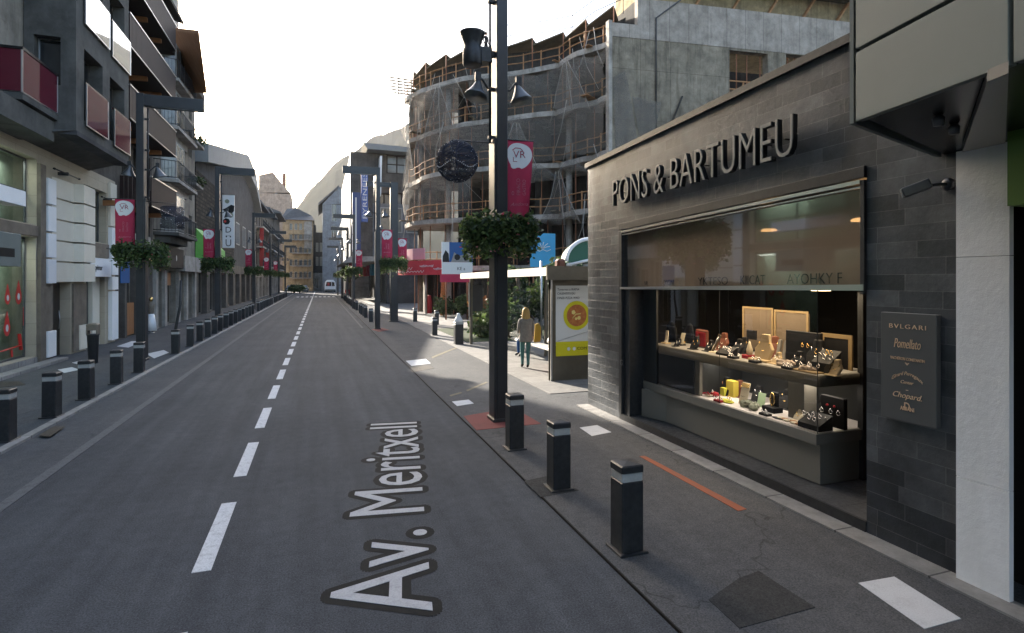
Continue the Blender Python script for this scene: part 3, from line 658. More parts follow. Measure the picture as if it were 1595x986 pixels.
# canopy building at the right edge
cb = thing('panel_clad_building', (5.0, 2.0, 0), 'grey green metal panel building with projecting canopy and white column', 'building')
P1, P2 = Vector((3.36,2.76,0)), Vector((3.18,1.78,0)); pd = (P2-P1).normalized(); P3 = P1+pd*3.4
def panel(a, b_, z0, z1):
    q = MB(); n = Vector((pd.y, -pd.x, 0)); n = n if n.x < 0 else -n
    q.prism([a+Vector((0,0,z0)), b_+Vector((0,0,z0)), b_+Vector((0,0,z1)), a+Vector((0,0,z1))], -n*.05); return q.build('facade_panel', 'canopy_panel', cb, bevel=.004)
gap = pd*.012
for a, b_ in ((P1, P2-gap), (P2+gap, P3)):
    panel(a, b_, 3.55, 4.005); panel(a, b_, 4.03, 5.3); panel(a, b_, 5.325, 6.6); panel(a, b_, 6.625, 9.5)
q = MB(); q.prism([P1+Vector((.08,-.02,3.57)), Vector((5.1,3.33,3.57)), Vector((14,3.33,3.57)), Vector((14,-8,3.57)), Vector((P3.x+.2,-8,3.57)), P3+Vector((.08,0,3.57))], (0,0,6)); q.build('upper_wall', 'soffit_black', cb)
q = MB(); q.prism([P1+Vector((.03,.04,3.552)), Vector((5.04,3.33,3.552)), Vector((5.04,3.33,9.5)), P1+Vector((.03,.04,9.5))], (0,.03,0)); q.build('end_panel', 'canopy_panel', cb)
q = MB(); q.prism([G(1538,127,3.50), G(1571,114,3.50), G(1566,223,3.50), G(1499,237,3.50)], (0,0,.06)); q.build('soffit_beam', 'soffit_grey', cb)
q = MB(); q.box(4.985, 5.035, 2.80, 3.178, .88, 2.685); q.box(4.985, 5.035, 2.80, 3.178, 2.690, 3.56); q.box(4.985, 5.035, 2.80, 3.178, 0.0, .875); q.build('column', 'column_white', cb)
q = MB(); q.box(5.35, 5.4, -8, 2.80, 0, 3.56); q.build('shopfront', 'interior_dark', cb)
q = MB(); q.box(5.0, 13.9, -8, 3.16, 0, 3.5); q.v = [(max(x, 5.41), y, z) for x, y, z in q.v]; q.build('lower_wall', 'interior_dark', cb)
for px, py in ((1462,196), (1486,209)):
    c_ = G(px, py, 3.5); q = MB(); q.lathe([(.03,0),(.035,.05),(.02,.07)], c_, 12); q.build('soffit_spot', 'grey_metal', cb)
gs = VX(1569, 321, 4.70); q = MB(); q.box(4.70, 5.34, gs.y-.62, gs.y, gs.z, gs.z+.62); go = q.build('hanging_sign', 'green_sign'); tag(go, 'plain green box sign beside the white column', 'sign')
# jewellery shop ceiling lamps (lit)
for Y, s_ in ((6.02, .10), (4.62, .13)):
    q = MB(); q.lathe([(s_,0),(s_,.015),(s_*.8,.03)], (5.75, Y, 3.16), 20); o = q.build('ceiling_lamp', 'lamp_glow'); tag(o, 'warm lit ceiling lamp behind the blind, %s' % ('left one' if Y > 5 else 'right one near the edge'), 'lamp', 'lamps in the shop')
def area(loc, sx, sy, e, c=(1,.78,.52)):
    a = bpy.data.lights.new('case_light', 'AREA'); a.shape = 'RECTANGLE'; a.size = sx; a.size_y = sy; a.energy = e; a.color = c
    o = bpy.data.objects.new('case_light', a); col.objects.link(o); o.location = loc; return o
area((5.85, 6.5, 2.36), .25, 3.0, 15); area((5.75, 6.1, 1.26), .2, 2.2, 5.0, (1,.86,.70)); area((8.2, 6.0, 3.2), .4, 2.5, 6)
q = MB()
for k in range(5): q.box(5.78, 5.92, 5.2+k*.65, 5.36+k*.65, 2.365, 2.375)
o = q.build('spot_track', 'shop_glow'); tag(o, 'row of warm spotlights over the display shelf', 'lamp')

# ---------------------------------------------------------------- jewellery on the shelves
def yo(px, X): return VX(px, 500, X).y
ZU, ZL = 1.407, .753
def item(name, px, X, z, label, cat): return thing(name, (X, yo(px, X), z), label, cat, 'jewellery display')
def sub(t, name, m, fn, bevel=0):
    b = MB(); fn(b); b.v = [(v[0]+t.location.x, v[1]+t.location.y, v[2]+t.location.z) for v in b.v]; return b.build(name, m, t, bevel=bevel)
def bust(t, h, m, neck='gold_bright'):
    sub(t, 'bust', m, lambda b: b.prism([(-.02,-.10*h/.3,0),(-.02,.10*h/.3,0),(.03,.13*h/.3,h*.45),(.05,.07*h/.3,h*.7),(.06,.05*h/.3,h),(.06,-.05*h/.3,h),(.05,-.07*h/.3,h*.7),(.03,-.13*h/.3,h*.45)], (.05,0,0)), .012)
    sub(t, 'necklace', neck, lambda b: b.tube([(.02+.03*abs(math.cos(a)), .075*h/.3*math.cos(a), h*.72-h*.34*math.sin(a)) for a in [math.pi*k/14 for k in range(15)]], .0065, 6))
def rings(t, n, spread, z, r=.016, m='silver_shine'):
    for k in range(n):
        x, y = random.uniform(-.05,.05), (k/(max(n-1,1))-.5)*spread
        sub(t, 'ring', m, lambda b: (b.tube([(x, y+r*math.cos(a), z+r+r*math.sin(a)) for a in [2*math.pi*i/10 for i in range(11)]], .0045, 5), b.ball((x-.004, y, z+2*r+.004), .010, 6)))
def easel(t, w_, h_, m, lean=.3, th=.008): sub(t, 'card', m, lambda b: b.prism([(0,-w_/2,0),(0,w_/2,0),(h_*lean,w_/2,h_),(h_*lean,-w_/2,h_)], (th,0,0)))
def tray(t, w_, d_, h_, m): sub(t, 'tray', m, lambda b: b.bbox(-d_/2, d_/2, -w_/2, w_/2, 0, h_, .008), 0)
t = item('earring_stand', 1037, 5.62, ZU, 'pale earring stand at the far left of the upper shelf', 'display stand'); tray(t,.14,.12,.02,'beige_velvet'); sub(t,'card','cream_card',lambda b: b.prism([(.0,-.05,.02),(.0,.03,.02),(.05,.07,.22),(.05,-.0,.22)],(.01,0,0))); rings(t,3,.08,.02)
t = item('heart_stand', 1046, 5.95, ZU, 'dark rounded jewellery stand behind the left earring stand', 'display stand'); sub(t,'stand','black_velvet',lambda b: b.lathe([(.16,0),(.17,.1),(.15,.22),(.08,.33),(.02,.36)],(0,0,0),18,(0,0,1),.25,1))
t = item('earring_stand', 1060, 5.72, ZU, 'white earring card with gold drops next to the left stands', 'display stand'); tray(t,.16,.12,.02,'black_velvet'); easel(t,.10,.20,'cream_card'); rings(t,4,.12,.02,.018,'gold_bright')
t = item('heart_stand', 1070, 6.02, ZU, 'curved dark display stand leaning right', 'display stand'); sub(t,'stand','black_velvet',lambda b: b.lathe([(.10,0),(.13,.12),(.12,.24),(.06,.33),(.02,.35)],(0,-.02,0),16,(0,-.25,1),.25,1))
t = item('leather_case', 1090, 5.80, ZU, 'brown leather watch case standing open', 'case'); sub(t,'lid','brown_leather',lambda b: b.bbox(.02,.07,-.15,.15,0,.29,.02)); sub(t,'lining','red_velvet',lambda b: b.bbox(.005,.019,-.12,.12,.03,.25,.005)); sub(t,'watch','gold_bright',lambda b: (b.lathe([(.03,0),(.03,.012)],(0,.02,.12),16,(-1,0,0)), b.box(-.004,.003,.008,.032,.03,.22)))
t = item('bracelet_ramp', 1113, 5.62, ZU, 'tall slanted clear ramp with a bracelet', 'display stand'); sub(t,'ramp','backdrop_beige',lambda b: b.prism([(0,.10,0),(0,.04,0),(.04,-.10,.26),(.04,-.04,.28)],(.012,0,0))); sub(t,'bracelet','silver_shine',lambda b: b.tube([(-.004,.07,.02),(.012,.0,.14),(.03,-.07,.25)],.010,6)); tray(t,.16,.1,.015,'cream_card')
t = item('ring_tray', 1131, 5.58, ZU, 'black velvet ring tray with five sparkling rings', 'tray'); sub(t,'tray','black_velvet',lambda b: b.prism([(-.07,-.13,0),(.09,-.13,0),(.09,-.13,.12),(-.07,-.13,.03)],(0,.27,0))); rings(t,5,.22,.06,.018); rings(t,4,.18,.09,.016)
t = item('necklace_bust', 1146, 5.82, ZU, 'small black bust with one bright diamond pendant', 'bust'); bust(t,.22,'black_velvet','silver_shine')
t = item('ring_stand', 1166, 5.66, ZU, 'red velvet stand with pale ring cone', 'display stand'); tray(t,.13,.14,.05,'red_velvet'); sub(t,'ring_cone','cream_card',lambda b: b.lathe([(.035,.05),(.045,.12),(.02,.20),(.008,.24)],(0,-.02,0),14)); rings(t,2,.06,.05,.018,'gold_bright')
t = item('necklace_bust', 1186, 5.62, ZU, 'large beige sculpted bust with gold necklace', 'bust'); bust(t,.36,'beige_velvet'); tray(t,.34,.16,.03,'beige_velvet')
t = item('mineral_cluster', 1216, 5.58, ZU, 'rough pinkish mineral cluster in the middle of the upper shelf', 'mineral')
for k in range(9): sub(t,'crystal','coral_stone',lambda b: b.ball((random.uniform(-.06,.06),random.uniform(-.17,.17),.03),random.uniform(.03,.06),7,1,1.2,.9,.22))
t = item('slab_holder', 1216, 5.95, ZU, 'pair of upright grey stone slabs', 'display stand')
for k in (-.06,.05): sub(t,'slab','grey_slab',lambda b: b.prism([(0,k,0),(0,k+.05,0),(.03,k+.02,.27),(.03,k-.03,.27)],(.03,0,0)))
t = item('watch_stand', 1250, 5.95, ZU, 'tall black backed watch stand with gold watch', 'display stand'); sub(t,'board','black_velvet',lambda b: b.bbox(0,.04,-.28,.28,0,.42,.006)); rings(t,3,.2,.22,.02,'gold_bright'); 
t = item('mineral_cluster', 1262, 5.52, ZU, 'grey crystal cluster with silver rings near the glass corner', 'mineral')
for k in range(7): sub(t,'crystal','coral_stone',lambda b: b.ball((random.uniform(-.06,.06),random.uniform(-.12,.12),.03),random.uniform(.025,.05),7,1,1.2,.9,.25))
tray(t,.34,.2,.02,'frame_wood'); rings(t,4,.2,.06,.02)
t = item('ring_tray', 1284, 5.62, ZU, 'raised black tray with three large silver rings', 'tray'); sub(t,'tray','black_velvet',lambda b: b.prism([(-.08,-.13,0),(.1,-.13,0),(.12,-.13,.26),(-.06,-.13,.12)],(0,.26,0))); rings(t,3,.18,.16,.026); rings(t,3,.18,.21,.024,'gold_bright')
for i, (px, z0, wd, hh, m) in enumerate(((1180,1.44,.62,.62,'backdrop_beige'), (1232,1.44,.60,.60,'backdrop_beige'))):
    t = item('backdrop_panel', px, 6.24, z0, ['tall beige backdrop panel, left of two', 'tall beige backdrop panel, right of two'][i], 'panel'); sub(t,'board',m,lambda b: b.box(0,.02,-wd/2,wd/2,0,hh)); sub(t,'frame','frame_wood',lambda b: (b.box(-.01,.0,-wd/2,-wd/2+.03,0,hh), b.box(-.01,0,wd/2-.03,wd/2,0,hh), b.box(-.01,0,-wd/2,wd/2,hh,hh+.03)))
t = item('picture_frame', 1302, 6.05, ZU, 'light wooden frame at the right end of the upper shelf', 'frame'); sub(t,'frame','frame_wood',lambda b: (b.box(0,.02,-.22,-.17,0,.42), b.box(0,.02,.17,.22,0,.42), b.box(0,.02,-.17,.17,.37,.42))); sub(t,'inset','black_velvet',lambda b: b.box(.005,.015,-.17,.17,.0,.37))
t = item('picture_frame', 1170, 6.12, ZU, 'small dark framed photo before the beige panels', 'frame'); sub(t,'frame','black_velvet',lambda b: b.bbox(0,.02,-.10,.10,0.2,.34,.004))
for px, X, h_, m, nk, lb in ((1052,5.52,.13,'black_velvet','silver_shine','tiny black bust before the white earring card'), (1079,5.55,.20,'black_velvet','gold_bright','black bust just left of the leather case'), (1101,5.60,.17,'black_velvet','silver_shine','black bust right of the leather case'), (1122,5.88,.27,'brown_leather','silver_shine','brown bust behind the ring tray'), (1154,5.95,.24,'black_velvet','gold_bright','black bust behind the red velvet stand'), (1200,5.98,.30,'brown_leather','gold_bright','brown bust right of the large beige bust'), (1206,5.60,.15,'beige_velvet','silver_shine','low beige bust by the pink mineral'), (1238,5.62,.20,'black_velvet','silver_shine','black bust before the tall black board'), (1268,5.86,.34,'black_velvet','silver_shine','tall black bust right of the tall black board'), (1297,5.55,.18,'beige_velvet','gold_bright','beige bust at the glass corner of the upper shelf')):
    t = item('necklace_bust', px, X, ZU, lb, 'bust'); bust(t, h_, m, nk); tray(t, h_*.9, .10, .012, m)
for px, X, lb in ((1142,5.46,'low black ring pad at the front edge of the upper shelf'), (1176,5.45,'low ring pad before the beige bust'), (1228,5.45,'low ring pad at the front, right of the pink mineral')):
    t = item('ring_pad', px, X, ZU, lb, 'tray'); tray(t, .16, .09, .03, 'black_velvet'); rings(t, 4, .13, .03, .015)
for px, X, h_, m, nk, lb in ((1083,5.80,.20,'black_velvet','silver_shine','black bust at the left of the lower shelf'), (1146,5.90,.24,'brown_leather','gold_bright','brown bust behind the cream card'), (1176,5.92,.22,'black_velvet','silver_shine','black bust behind the green card'), (1220,5.95,.26,'black_velvet','gold_bright','black bust left of the lower post'), (1240,5.60,.14,'cream_card','gold_bright','little cream bust beside the flat flower ornaments'), (1276,5.95,.28,'black_velvet','silver_shine','black bust behind the corner ring tray')):
    t = item('necklace_bust', px, X, ZL, lb, 'bust'); bust(t, h_, m, nk); tray(t, h_*.9, .10, .012, m)
for px, X, lb in ((1120,5.42,'red ring pad at the front of the lower shelf'), (1192,5.44,'dark ring pad before the left bangle block')):
    t = item('ring_pad', px, X, ZL, lb, 'tray'); tray(t, .15, .09, .03, 'red_velvet' if px < 1150 else 'black_velvet'); rings(t, 4, .12, .03, .015)
# lower shelf
t = item('perfume_bottle', 1068, 5.50, ZL, 'pair of small clear bottles with silver caps', 'bottle')
for k in (-.045,.045): sub(t,'bottle','clear_glass',lambda b: b.bbox(-.03,.03,k-.03,k+.03,0,.085,.006)); sub(t,'cap','silver_shine',lambda b: b.ball((0,k,.105),.02,8))
t = item('jewel_dish', 1092, 5.55, ZL, 'small dark red dish at the left of the lower shelf', 'dish'); sub(t,'dish','red_velvet',lambda b: b.lathe([(.03,0),(.07,.012),(.075,.02)],(0,0,0),16))
t = item('jewel_dish', 1104, 5.52, ZL, 'white dish of beads on the lower shelf', 'dish'); sub(t,'dish','cream_card',lambda b: b.lathe([(.03,0),(.06,.02),(.07,.03)],(0,0,0),16)); rings(t,4,.09,.02,.015,'red_velvet')
t = item('ring_stand', 1113, 5.60, ZL, 'glossy red ring cushion beside the dark vase', 'display stand'); sub(t,'cushion','red_velvet',lambda b: b.ball((0,0,.03),.06,12,1,1.3,.7)); rings(t,1,.02,.06,.016)
t = item('necklace_bust', 1126, 5.78, ZL, 'dark slim bust with coral beads', 'bust'); bust(t,.27,'black_velvet','brown_deco')
t = item('gift_box', 1135, 5.80, ZL, 'tall yellow box behind the cream card', 'box'); sub(t,'box','yellow_card',lambda b: b.bbox(0,.10,-.10,.06,0,.24,.006)); sub(t,'lid','lime_cloth',lambda b: b.bbox(-.06,.0,.03,.12,0,.12,.004))
t = item('price_card', 1156, 5.60, ZL, 'tall cream card leaning on the lower shelf', 'card'); easel(t,.15,.30,'cream_card',.25); sub(t,'print','gold_bright',lambda b: b.prism([(.058,-.075,.235),(.058,.075,.235),(.073,.075,.295),(.073,-.075,.295)],(-.006,0,0))); sub(t,'print_line','pale_ink',lambda b: b.tube([(.018+.002*k,.05-.011*k,.11+.012*math.sin(k*2.2)) for k in range(10)],.0035,4))
t = item('jewel_cloth', 1130, 5.50, ZL, 'yellow folded cloth with bracelets on it', 'cloth'); sub(t,'cloth','lime_cloth',lambda b: b.ball((0,0,.015),.09,14,.8,1.7,.3,.10)); rings(t,3,.2,.03,.022,'gold_bright')
t = item('mineral_cluster', 1168, 5.55, ZL, 'grey green stone cluster on the lower shelf', 'mineral')
for k in range(9): sub(t,'crystal','green_stone',lambda b: b.ball((random.uniform(-.07,.07),random.uniform(-.14,.14),.04),random.uniform(.03,.06),7,1,1.1,.9,.22))
t = item('price_card', 1184, 5.72, ZL, 'small green card on the lower shelf', 'card'); easel(t,.13,.19,'green_card',.2)
t = item('bracelet_stand', 1203, 5.68, ZL, 'black block with upright gold bangle, left one', 'display stand'); tray(t,.22,.16,.07,'black_velvet'); sub(t,'bangle','gold_bright',lambda b: b.tube([(0,.06*math.cos(a)*.6,.16+.085*math.sin(a)) for a in [2*math.pi*k/18 for k in range(19)]],.011,6)); sub(t,'backboard','black_velvet',lambda b: b.bbox(.03,.05,-.07,.07,.07,.26,.01))
t = item('flat_ornament', 1212, 5.46, ZL, 'flat black leaf shaped ornament on the white ledge', 'ornament'); sub(t,'leaf','black_velvet',lambda b: b.ball((0,0,.008),.07,12,.6,1.4,.14))
t = item('flat_ornament', 1231, 5.50, ZL, 'brown and white flower ornaments laid flat', 'ornament')
for k in range(6): sub(t,'petal',['brown_deco','cream_card'][k%2],lambda b: b.ball((random.uniform(-.06,.06),-.16+k*.06,.012),.045,10,1,1,.3))
t = item('bracelet_stand', 1250, 5.72, ZL, 'upright gold bangle on a dark base near the corner', 'display stand'); tray(t,.10,.10,.03,'case_dark'); sub(t,'bangle','gold_bright',lambda b: b.tube([(0,.045*math.cos(a),.13+.10*math.sin(a)) for a in [2*math.pi*k/18 for k in range(19)]],.014,6))
t = item('ring_tray', 1268, 5.50, ZL, 'black block tray of silver rings in the lower corner', 'tray'); sub(t,'tray','black_velvet',lambda b: b.prism([(-.09,-.15,0),(.12,-.15,0),(.12,-.15,.17),(-.09,-.15,.06)],(0,.30,0))); rings(t,4,.24,.10,.024); rings(t,3,.2,.14,.022)
t = item('watch_stand', 1292, 5.72, ZL, 'tall black watch stand in the lower right corner', 'display stand'); sub(t,'board','black_velvet',lambda b: b.bbox(.04,.10,-.16,.16,0,.36,.006)); rings(t,3,.2,.16,.024); sub(t,'gem','red_velvet',lambda b: (b.ball((.03,.06,.25),.016,8), b.ball((.03,-.04,.25),.016,8)))
# ================================================================ STREET FURNITURE
ORD = ['first','second','third','fourth','fifth','sixth','seventh','eighth','ninth','tenth','eleventh','twelfth','thirteenth','fourteenth','fifteenth','sixteenth','seventeenth','eighteenth','nineteenth','twentieth','twenty-first','twenty-second','twenty-third','twenty-fourth','twenty-fifth','twenty-sixth','twenty-seventh','twenty-eighth','twenty-ninth','thirtieth','thirty-first','thirty-second','thirty-third','thirty-fourth','thirty-fifth','thirty-sixth','thirty-seventh','thirty-eighth','thirty-ninth','fortieth','forty-first','forty-second','forty-third','forty-fourth','forty-fifth','forty-sixth','forty-seventh','forty-eighth']
def make_bollard(loc, label, group):
    t = thing('bollard', loc, label, 'bollard', group)
    sub(t, 'base_plate', 'black_metal', lambda b: b.bbox(-.145,.145,-.145,.145,0,.022,.006))
    sub(t, 'post', 'black_metal', lambda b: b.bbox(-.112,.112,-.112,.112,.022,.655,.012))
    sub(t, 'reflective_band', 'reflective_band', lambda b: b.bbox(-.108,.108,-.108,.108,.655,.735,.012))
    sub(t, 'cap', 'black_metal', lambda b: (b.bbox(-.114,.114,-.114,.114,.735,.80,.012), b.add([(-.1,-.1,.80),(.1,-.1,.80),(.1,.1,.80),(-.1,.1,.80),(0,0,.812)], [(0,1,4),(1,2,4),(2,3,4),(3,0,4)])))
    return t
ry = [4.53, 6.13, 7.78]
bol = make_bollard((2.68, 4.53, .018), 'nearest black bollard in the right kerb row, standing alone before the dark patch', 'bollards along the right kerb')
dup(bol, (2.70, 6.13, .018), 'middle black bollard of the near right three, on a dark asphalt patch')
dup(bol, (2.72, 7.78, .018), 'black bollard right in front of the tall pole foot')
ys = [33.9, 38.0, 39.7, 41.4, 43.1, 47.2, 48.9, 50.6, 55, 56.7, 58.4, 60.1, 61.8, 66, 68, 70, 72, 74]
RB = random.Random(11)
for i, y in enumerate(ys): dup(bol, (2.86+RB.uniform(-.03,.03), y, .018), 'black bollard, %s of the far right kerb row counted beyond the second pole' % ORD[i])
for X, Y, s_ in ((4.86, 24.77, 'black bollard on the sunlit pavement left of the white topped bin'), (5.35, 33.2, 'slim black bollard near the plaza planting, beyond the white topped bin'), (6.1, 30.5, 'black bollard in front of the red awning columns')): dup(bol, (X, Y, .018), s_)
ly = [10.61,12.2,13.78,15.6,17.36,21.35,23.56,25.4,27.1,28.7,30.2,32.0,33.7,35.4,37.1,38.8,40.5,42.2,43.9,48.0,49.7,51.4,53.1,54.8,56.5,58.2,59.9,61.6,66,68,70,72,74,76,78,80,82,84,86,88]
for i, y in enumerate(ly):
    b_ = dup(bol, (-4.56 if y < 50 else -4.62, y, .035), 'black bollard, %s from the near end of the left kerb row' % ORD[i]); b_['group'] = 'bollards along the left kerb'; b_.rotation_euler = (R(RB.uniform(-.9,.9)), R(RB.uniform(-.9,.9)), R(RB.uniform(-5,5)))

def make_pole(loc, label, group='street lamp poles'):
    t = thing('street_lamp', loc, label, 'street lamp', group)
    sub(t, 'shaft', 'pole_metal', lambda b: (b.bbox(-.10,.10,-.17,.17,0,8.15,.008), b.bbox(-.145,-.101,-.165,.165,0,4.95,.006)))
    sub(t, 'side_tube', 'pole_metal', lambda b: b.tube([(-.175,0,4.9),(-.175,0,7.75)], .022, 8))
    for z in (5.0,5.85,6.45,7.4): sub(t, 'bracket', 'black_metal', lambda b: b.box(-.21,-.09,-.04,.04,z-.025,z+.025))
    sub(t, 'arm', 'pole_metal', lambda b: b.bbox(-1.72,-.10,-.13,.13,7.80,8.14,.008))
    sub(t, 'lamp_panel', 'grey_metal', lambda b: b.box(-1.68,-.3,-.10,.10,7.775,7.799))
    for sx, z, dr in ((-1, 5.85, -.42), (1, 5.85, .33)):
        h = sub(t, 'floodlight', 'grey_metal', lambda b: b.lathe([(.035,.10),(.05,.06),(.075,0),(.135,-.11),(.19,-.19),(.20,-.22)], (dr,-.08,z+.02), 20, (-.22*sx,.15,1)))
        def add(nm, m, fn):
            q = MB(); fn(q); q.v = [(v[0]+loc[0], v[1]+loc[1], v[2]+loc[2]) for v in q.v]; q.build(nm, m, h)
        add('lens', 'lamp_lens', lambda q: q.lathe([(.17,-.215),(.17,-.20)], (dr,-.08,z+.02), 20, (-.22*sx,.15,1)))
        add('yoke', 'black_metal', lambda q: (q.tube([(0,0,z+.02),(dr*.55,-.04,z+.0),(dr*.8,-.08,z+.12),(dr,-.08,z+.18)], .02, 8), q.box(dr-.05,dr+.05,-.12,-.04,z+.10,z+.24)))
    sub(t, 'base_collar', 'black_metal', lambda b: b.bbox(-.17,.13,-.20,.20,0,.06,.01))
    return t
PR = [(3.02,9.46), (2.78,28.92), (2.80,50.3), (2.82,62.7), (2.85,78.3), (2.86,97)]
PLs = [(-5.17,19.89), (-4.85,31.37), (-5.3,52.0), (-5.4,70.0), (-5.4,84.1), (-5.4,99)]
pole = make_pole((3.02,9.46,.018), 'tall black street lamp pole with loudspeaker, on the red base plate')
sub(pole, 'loudspeaker', 'black_metal', lambda b: (b.lathe([(.155,-.40),(.17,-.38),(.17,-.14),(.14,-.08),(.16,0),(.21,.14),(.225,.17),(.20,.17),(.10,.02)], (-.50,-.02,6.62), 24), b.bbox(-.42,-.16,-.10,.10,6.30,6.56,.02), b.beam((-.5,0,6.5),(0,0,6.5),.05)))
def plain(src, loc, label, rz=0):
    r = dup(src, loc, label, None, rz)
    for ch in list(r.children):
        if ch.name.startswith('loudspeaker'): bpy.data.objects.remove(ch)
    return r
rl = ['', 'slim black street lamp pole beside the row of right bollards, second on the right', 'black lamp pole, third on the right, before the white fronted building', 'black lamp pole, fourth on the right side', 'black lamp pole, fifth on the right side', 'farthest black lamp pole on the right side']
for i, (x, y) in enumerate(PR):
    if i: plain(pole, (x, y, .018), rl[i])
ll = ['black lamp pole near the left shop windows, nearest on the left', 'black lamp pole in front of the stone gable wall, second on the left', 'black lamp pole, third on the left side', 'black lamp pole, fourth on the left side', 'black lamp pole, fifth on the left side', 'farthest black lamp pole on the left side']
for i, (x, y) in enumerate(PLs): plain(pole, (x, y, .035), ll[i], math.pi)
t = thing('mast', (4.2, 33.95, .018), 'thick black square mast with short top arm behind the second right pole', 'mast')
sub(t, 'shaft', 'pole_metal', lambda b: b.bbox(-.22,.22,-.22,.22,0,8.3,.01)); sub(t, 'arm', 'pole_metal', lambda b: b.bbox(-1.6,-.22,-.1,.1,8.02,8.28,.01)); sub(t, 'floodlight', 'grey_metal', lambda b: b.lathe([(.05,.1),(.08,0),(.2,-.2)],(-.75,-.1,5.6),16,(.2,0,1))); sub(t, 'base_plate', 'black_metal', lambda b: b.bbox(-.3,.3,-.3,.3,0,.05,.01))

# flower baskets
def make_basket(loc, label, n, size, R_=.70):
    t = thing('flower_basket', loc, label, 'flower basket', 'flower baskets on the lamp poles')
    sub(t, 'planter', 'black_metal', lambda b: b.lathe([(.16,-.20),(R_*.62,-.16),(R_*.72,-.02),(R_*.66,-.02),(.16,-.03)], (0,0,0), 20))
    sub(t, 'soil', 'hedge_dark', lambda b: b.lathe([(.15,-.02),(R_*.80,-.10),(R_*.86,.0),(R_*.6,.10),(.15,.10)], (0,0,0), 20))
    sub(t, 'foliage', 'leaf', lambda b: leaves(b, (0,0,.02), R_, n, size, .20, .20, 'ring'))
    sub(t, 'trailing_foliage', 'leaf_bright', lambda b: leaves(b, (0,0,.0), R_*1.03, n//4, size*.9, .22, .4, 'ring'))
    sub(t, 'flowers', 'petal', lambda b: leaves(b, (0,0,-.04), R_*1.04, max(20, n//32), size*.60, .18, .35, 'ring'))['kind'] = 'stuff'
    def trail(b):
        for k in range(26):
            a = random.uniform(0, 6.28); rr = R_*random.uniform(.75, 1.02); L_ = random.uniform(.12, .42); x0, y0 = rr*math.cos(a), rr*math.sin(a)
            for q in range(int(L_*60)): leaves(b, (x0*(1+.05*q/20), y0*(1+.05*q/20), -.12-L_*q/(L_*60)), .045, 1, size*.8)
    sub(t, 'trailing_stems', 'leaf_bright', trail)['kind'] = 'stuff'
    return t
bk = make_basket((3.03,9.46,3.38), 'large lush flower basket around the tall pole in front of the slate shop', 3600, .105, .64)
bk2 = make_basket((-5.17,19.89,3.38), 'round flower basket on the nearest left lamp pole', 2400, .105)
bl_r = ['flower basket on the second right lamp pole, beside the pink banner', 'flower basket on the third right lamp pole', 'flower basket on the fourth right lamp pole', 'flower basket on the fifth right lamp pole', 'flower basket on the farthest right lamp pole']
for i, (x, y) in enumerate(PR[1:]): dup(bk2, (x+(.75 if i == 0 else 0), y, 3.38), bl_r[i], None, i*1.3)
bl_l = ['flower basket on the second left lamp pole, before the stone wall', 'flower basket on the third left lamp pole', 'flower basket on the fourth left lamp pole', 'flower basket on the fifth left lamp pole', 'flower basket on the farthest left lamp pole']
for i, (x, y) in enumerate(PLs[1:]): dup(bk2, (x, y, 3.38), bl_l[i], None, 1+i*1.3)

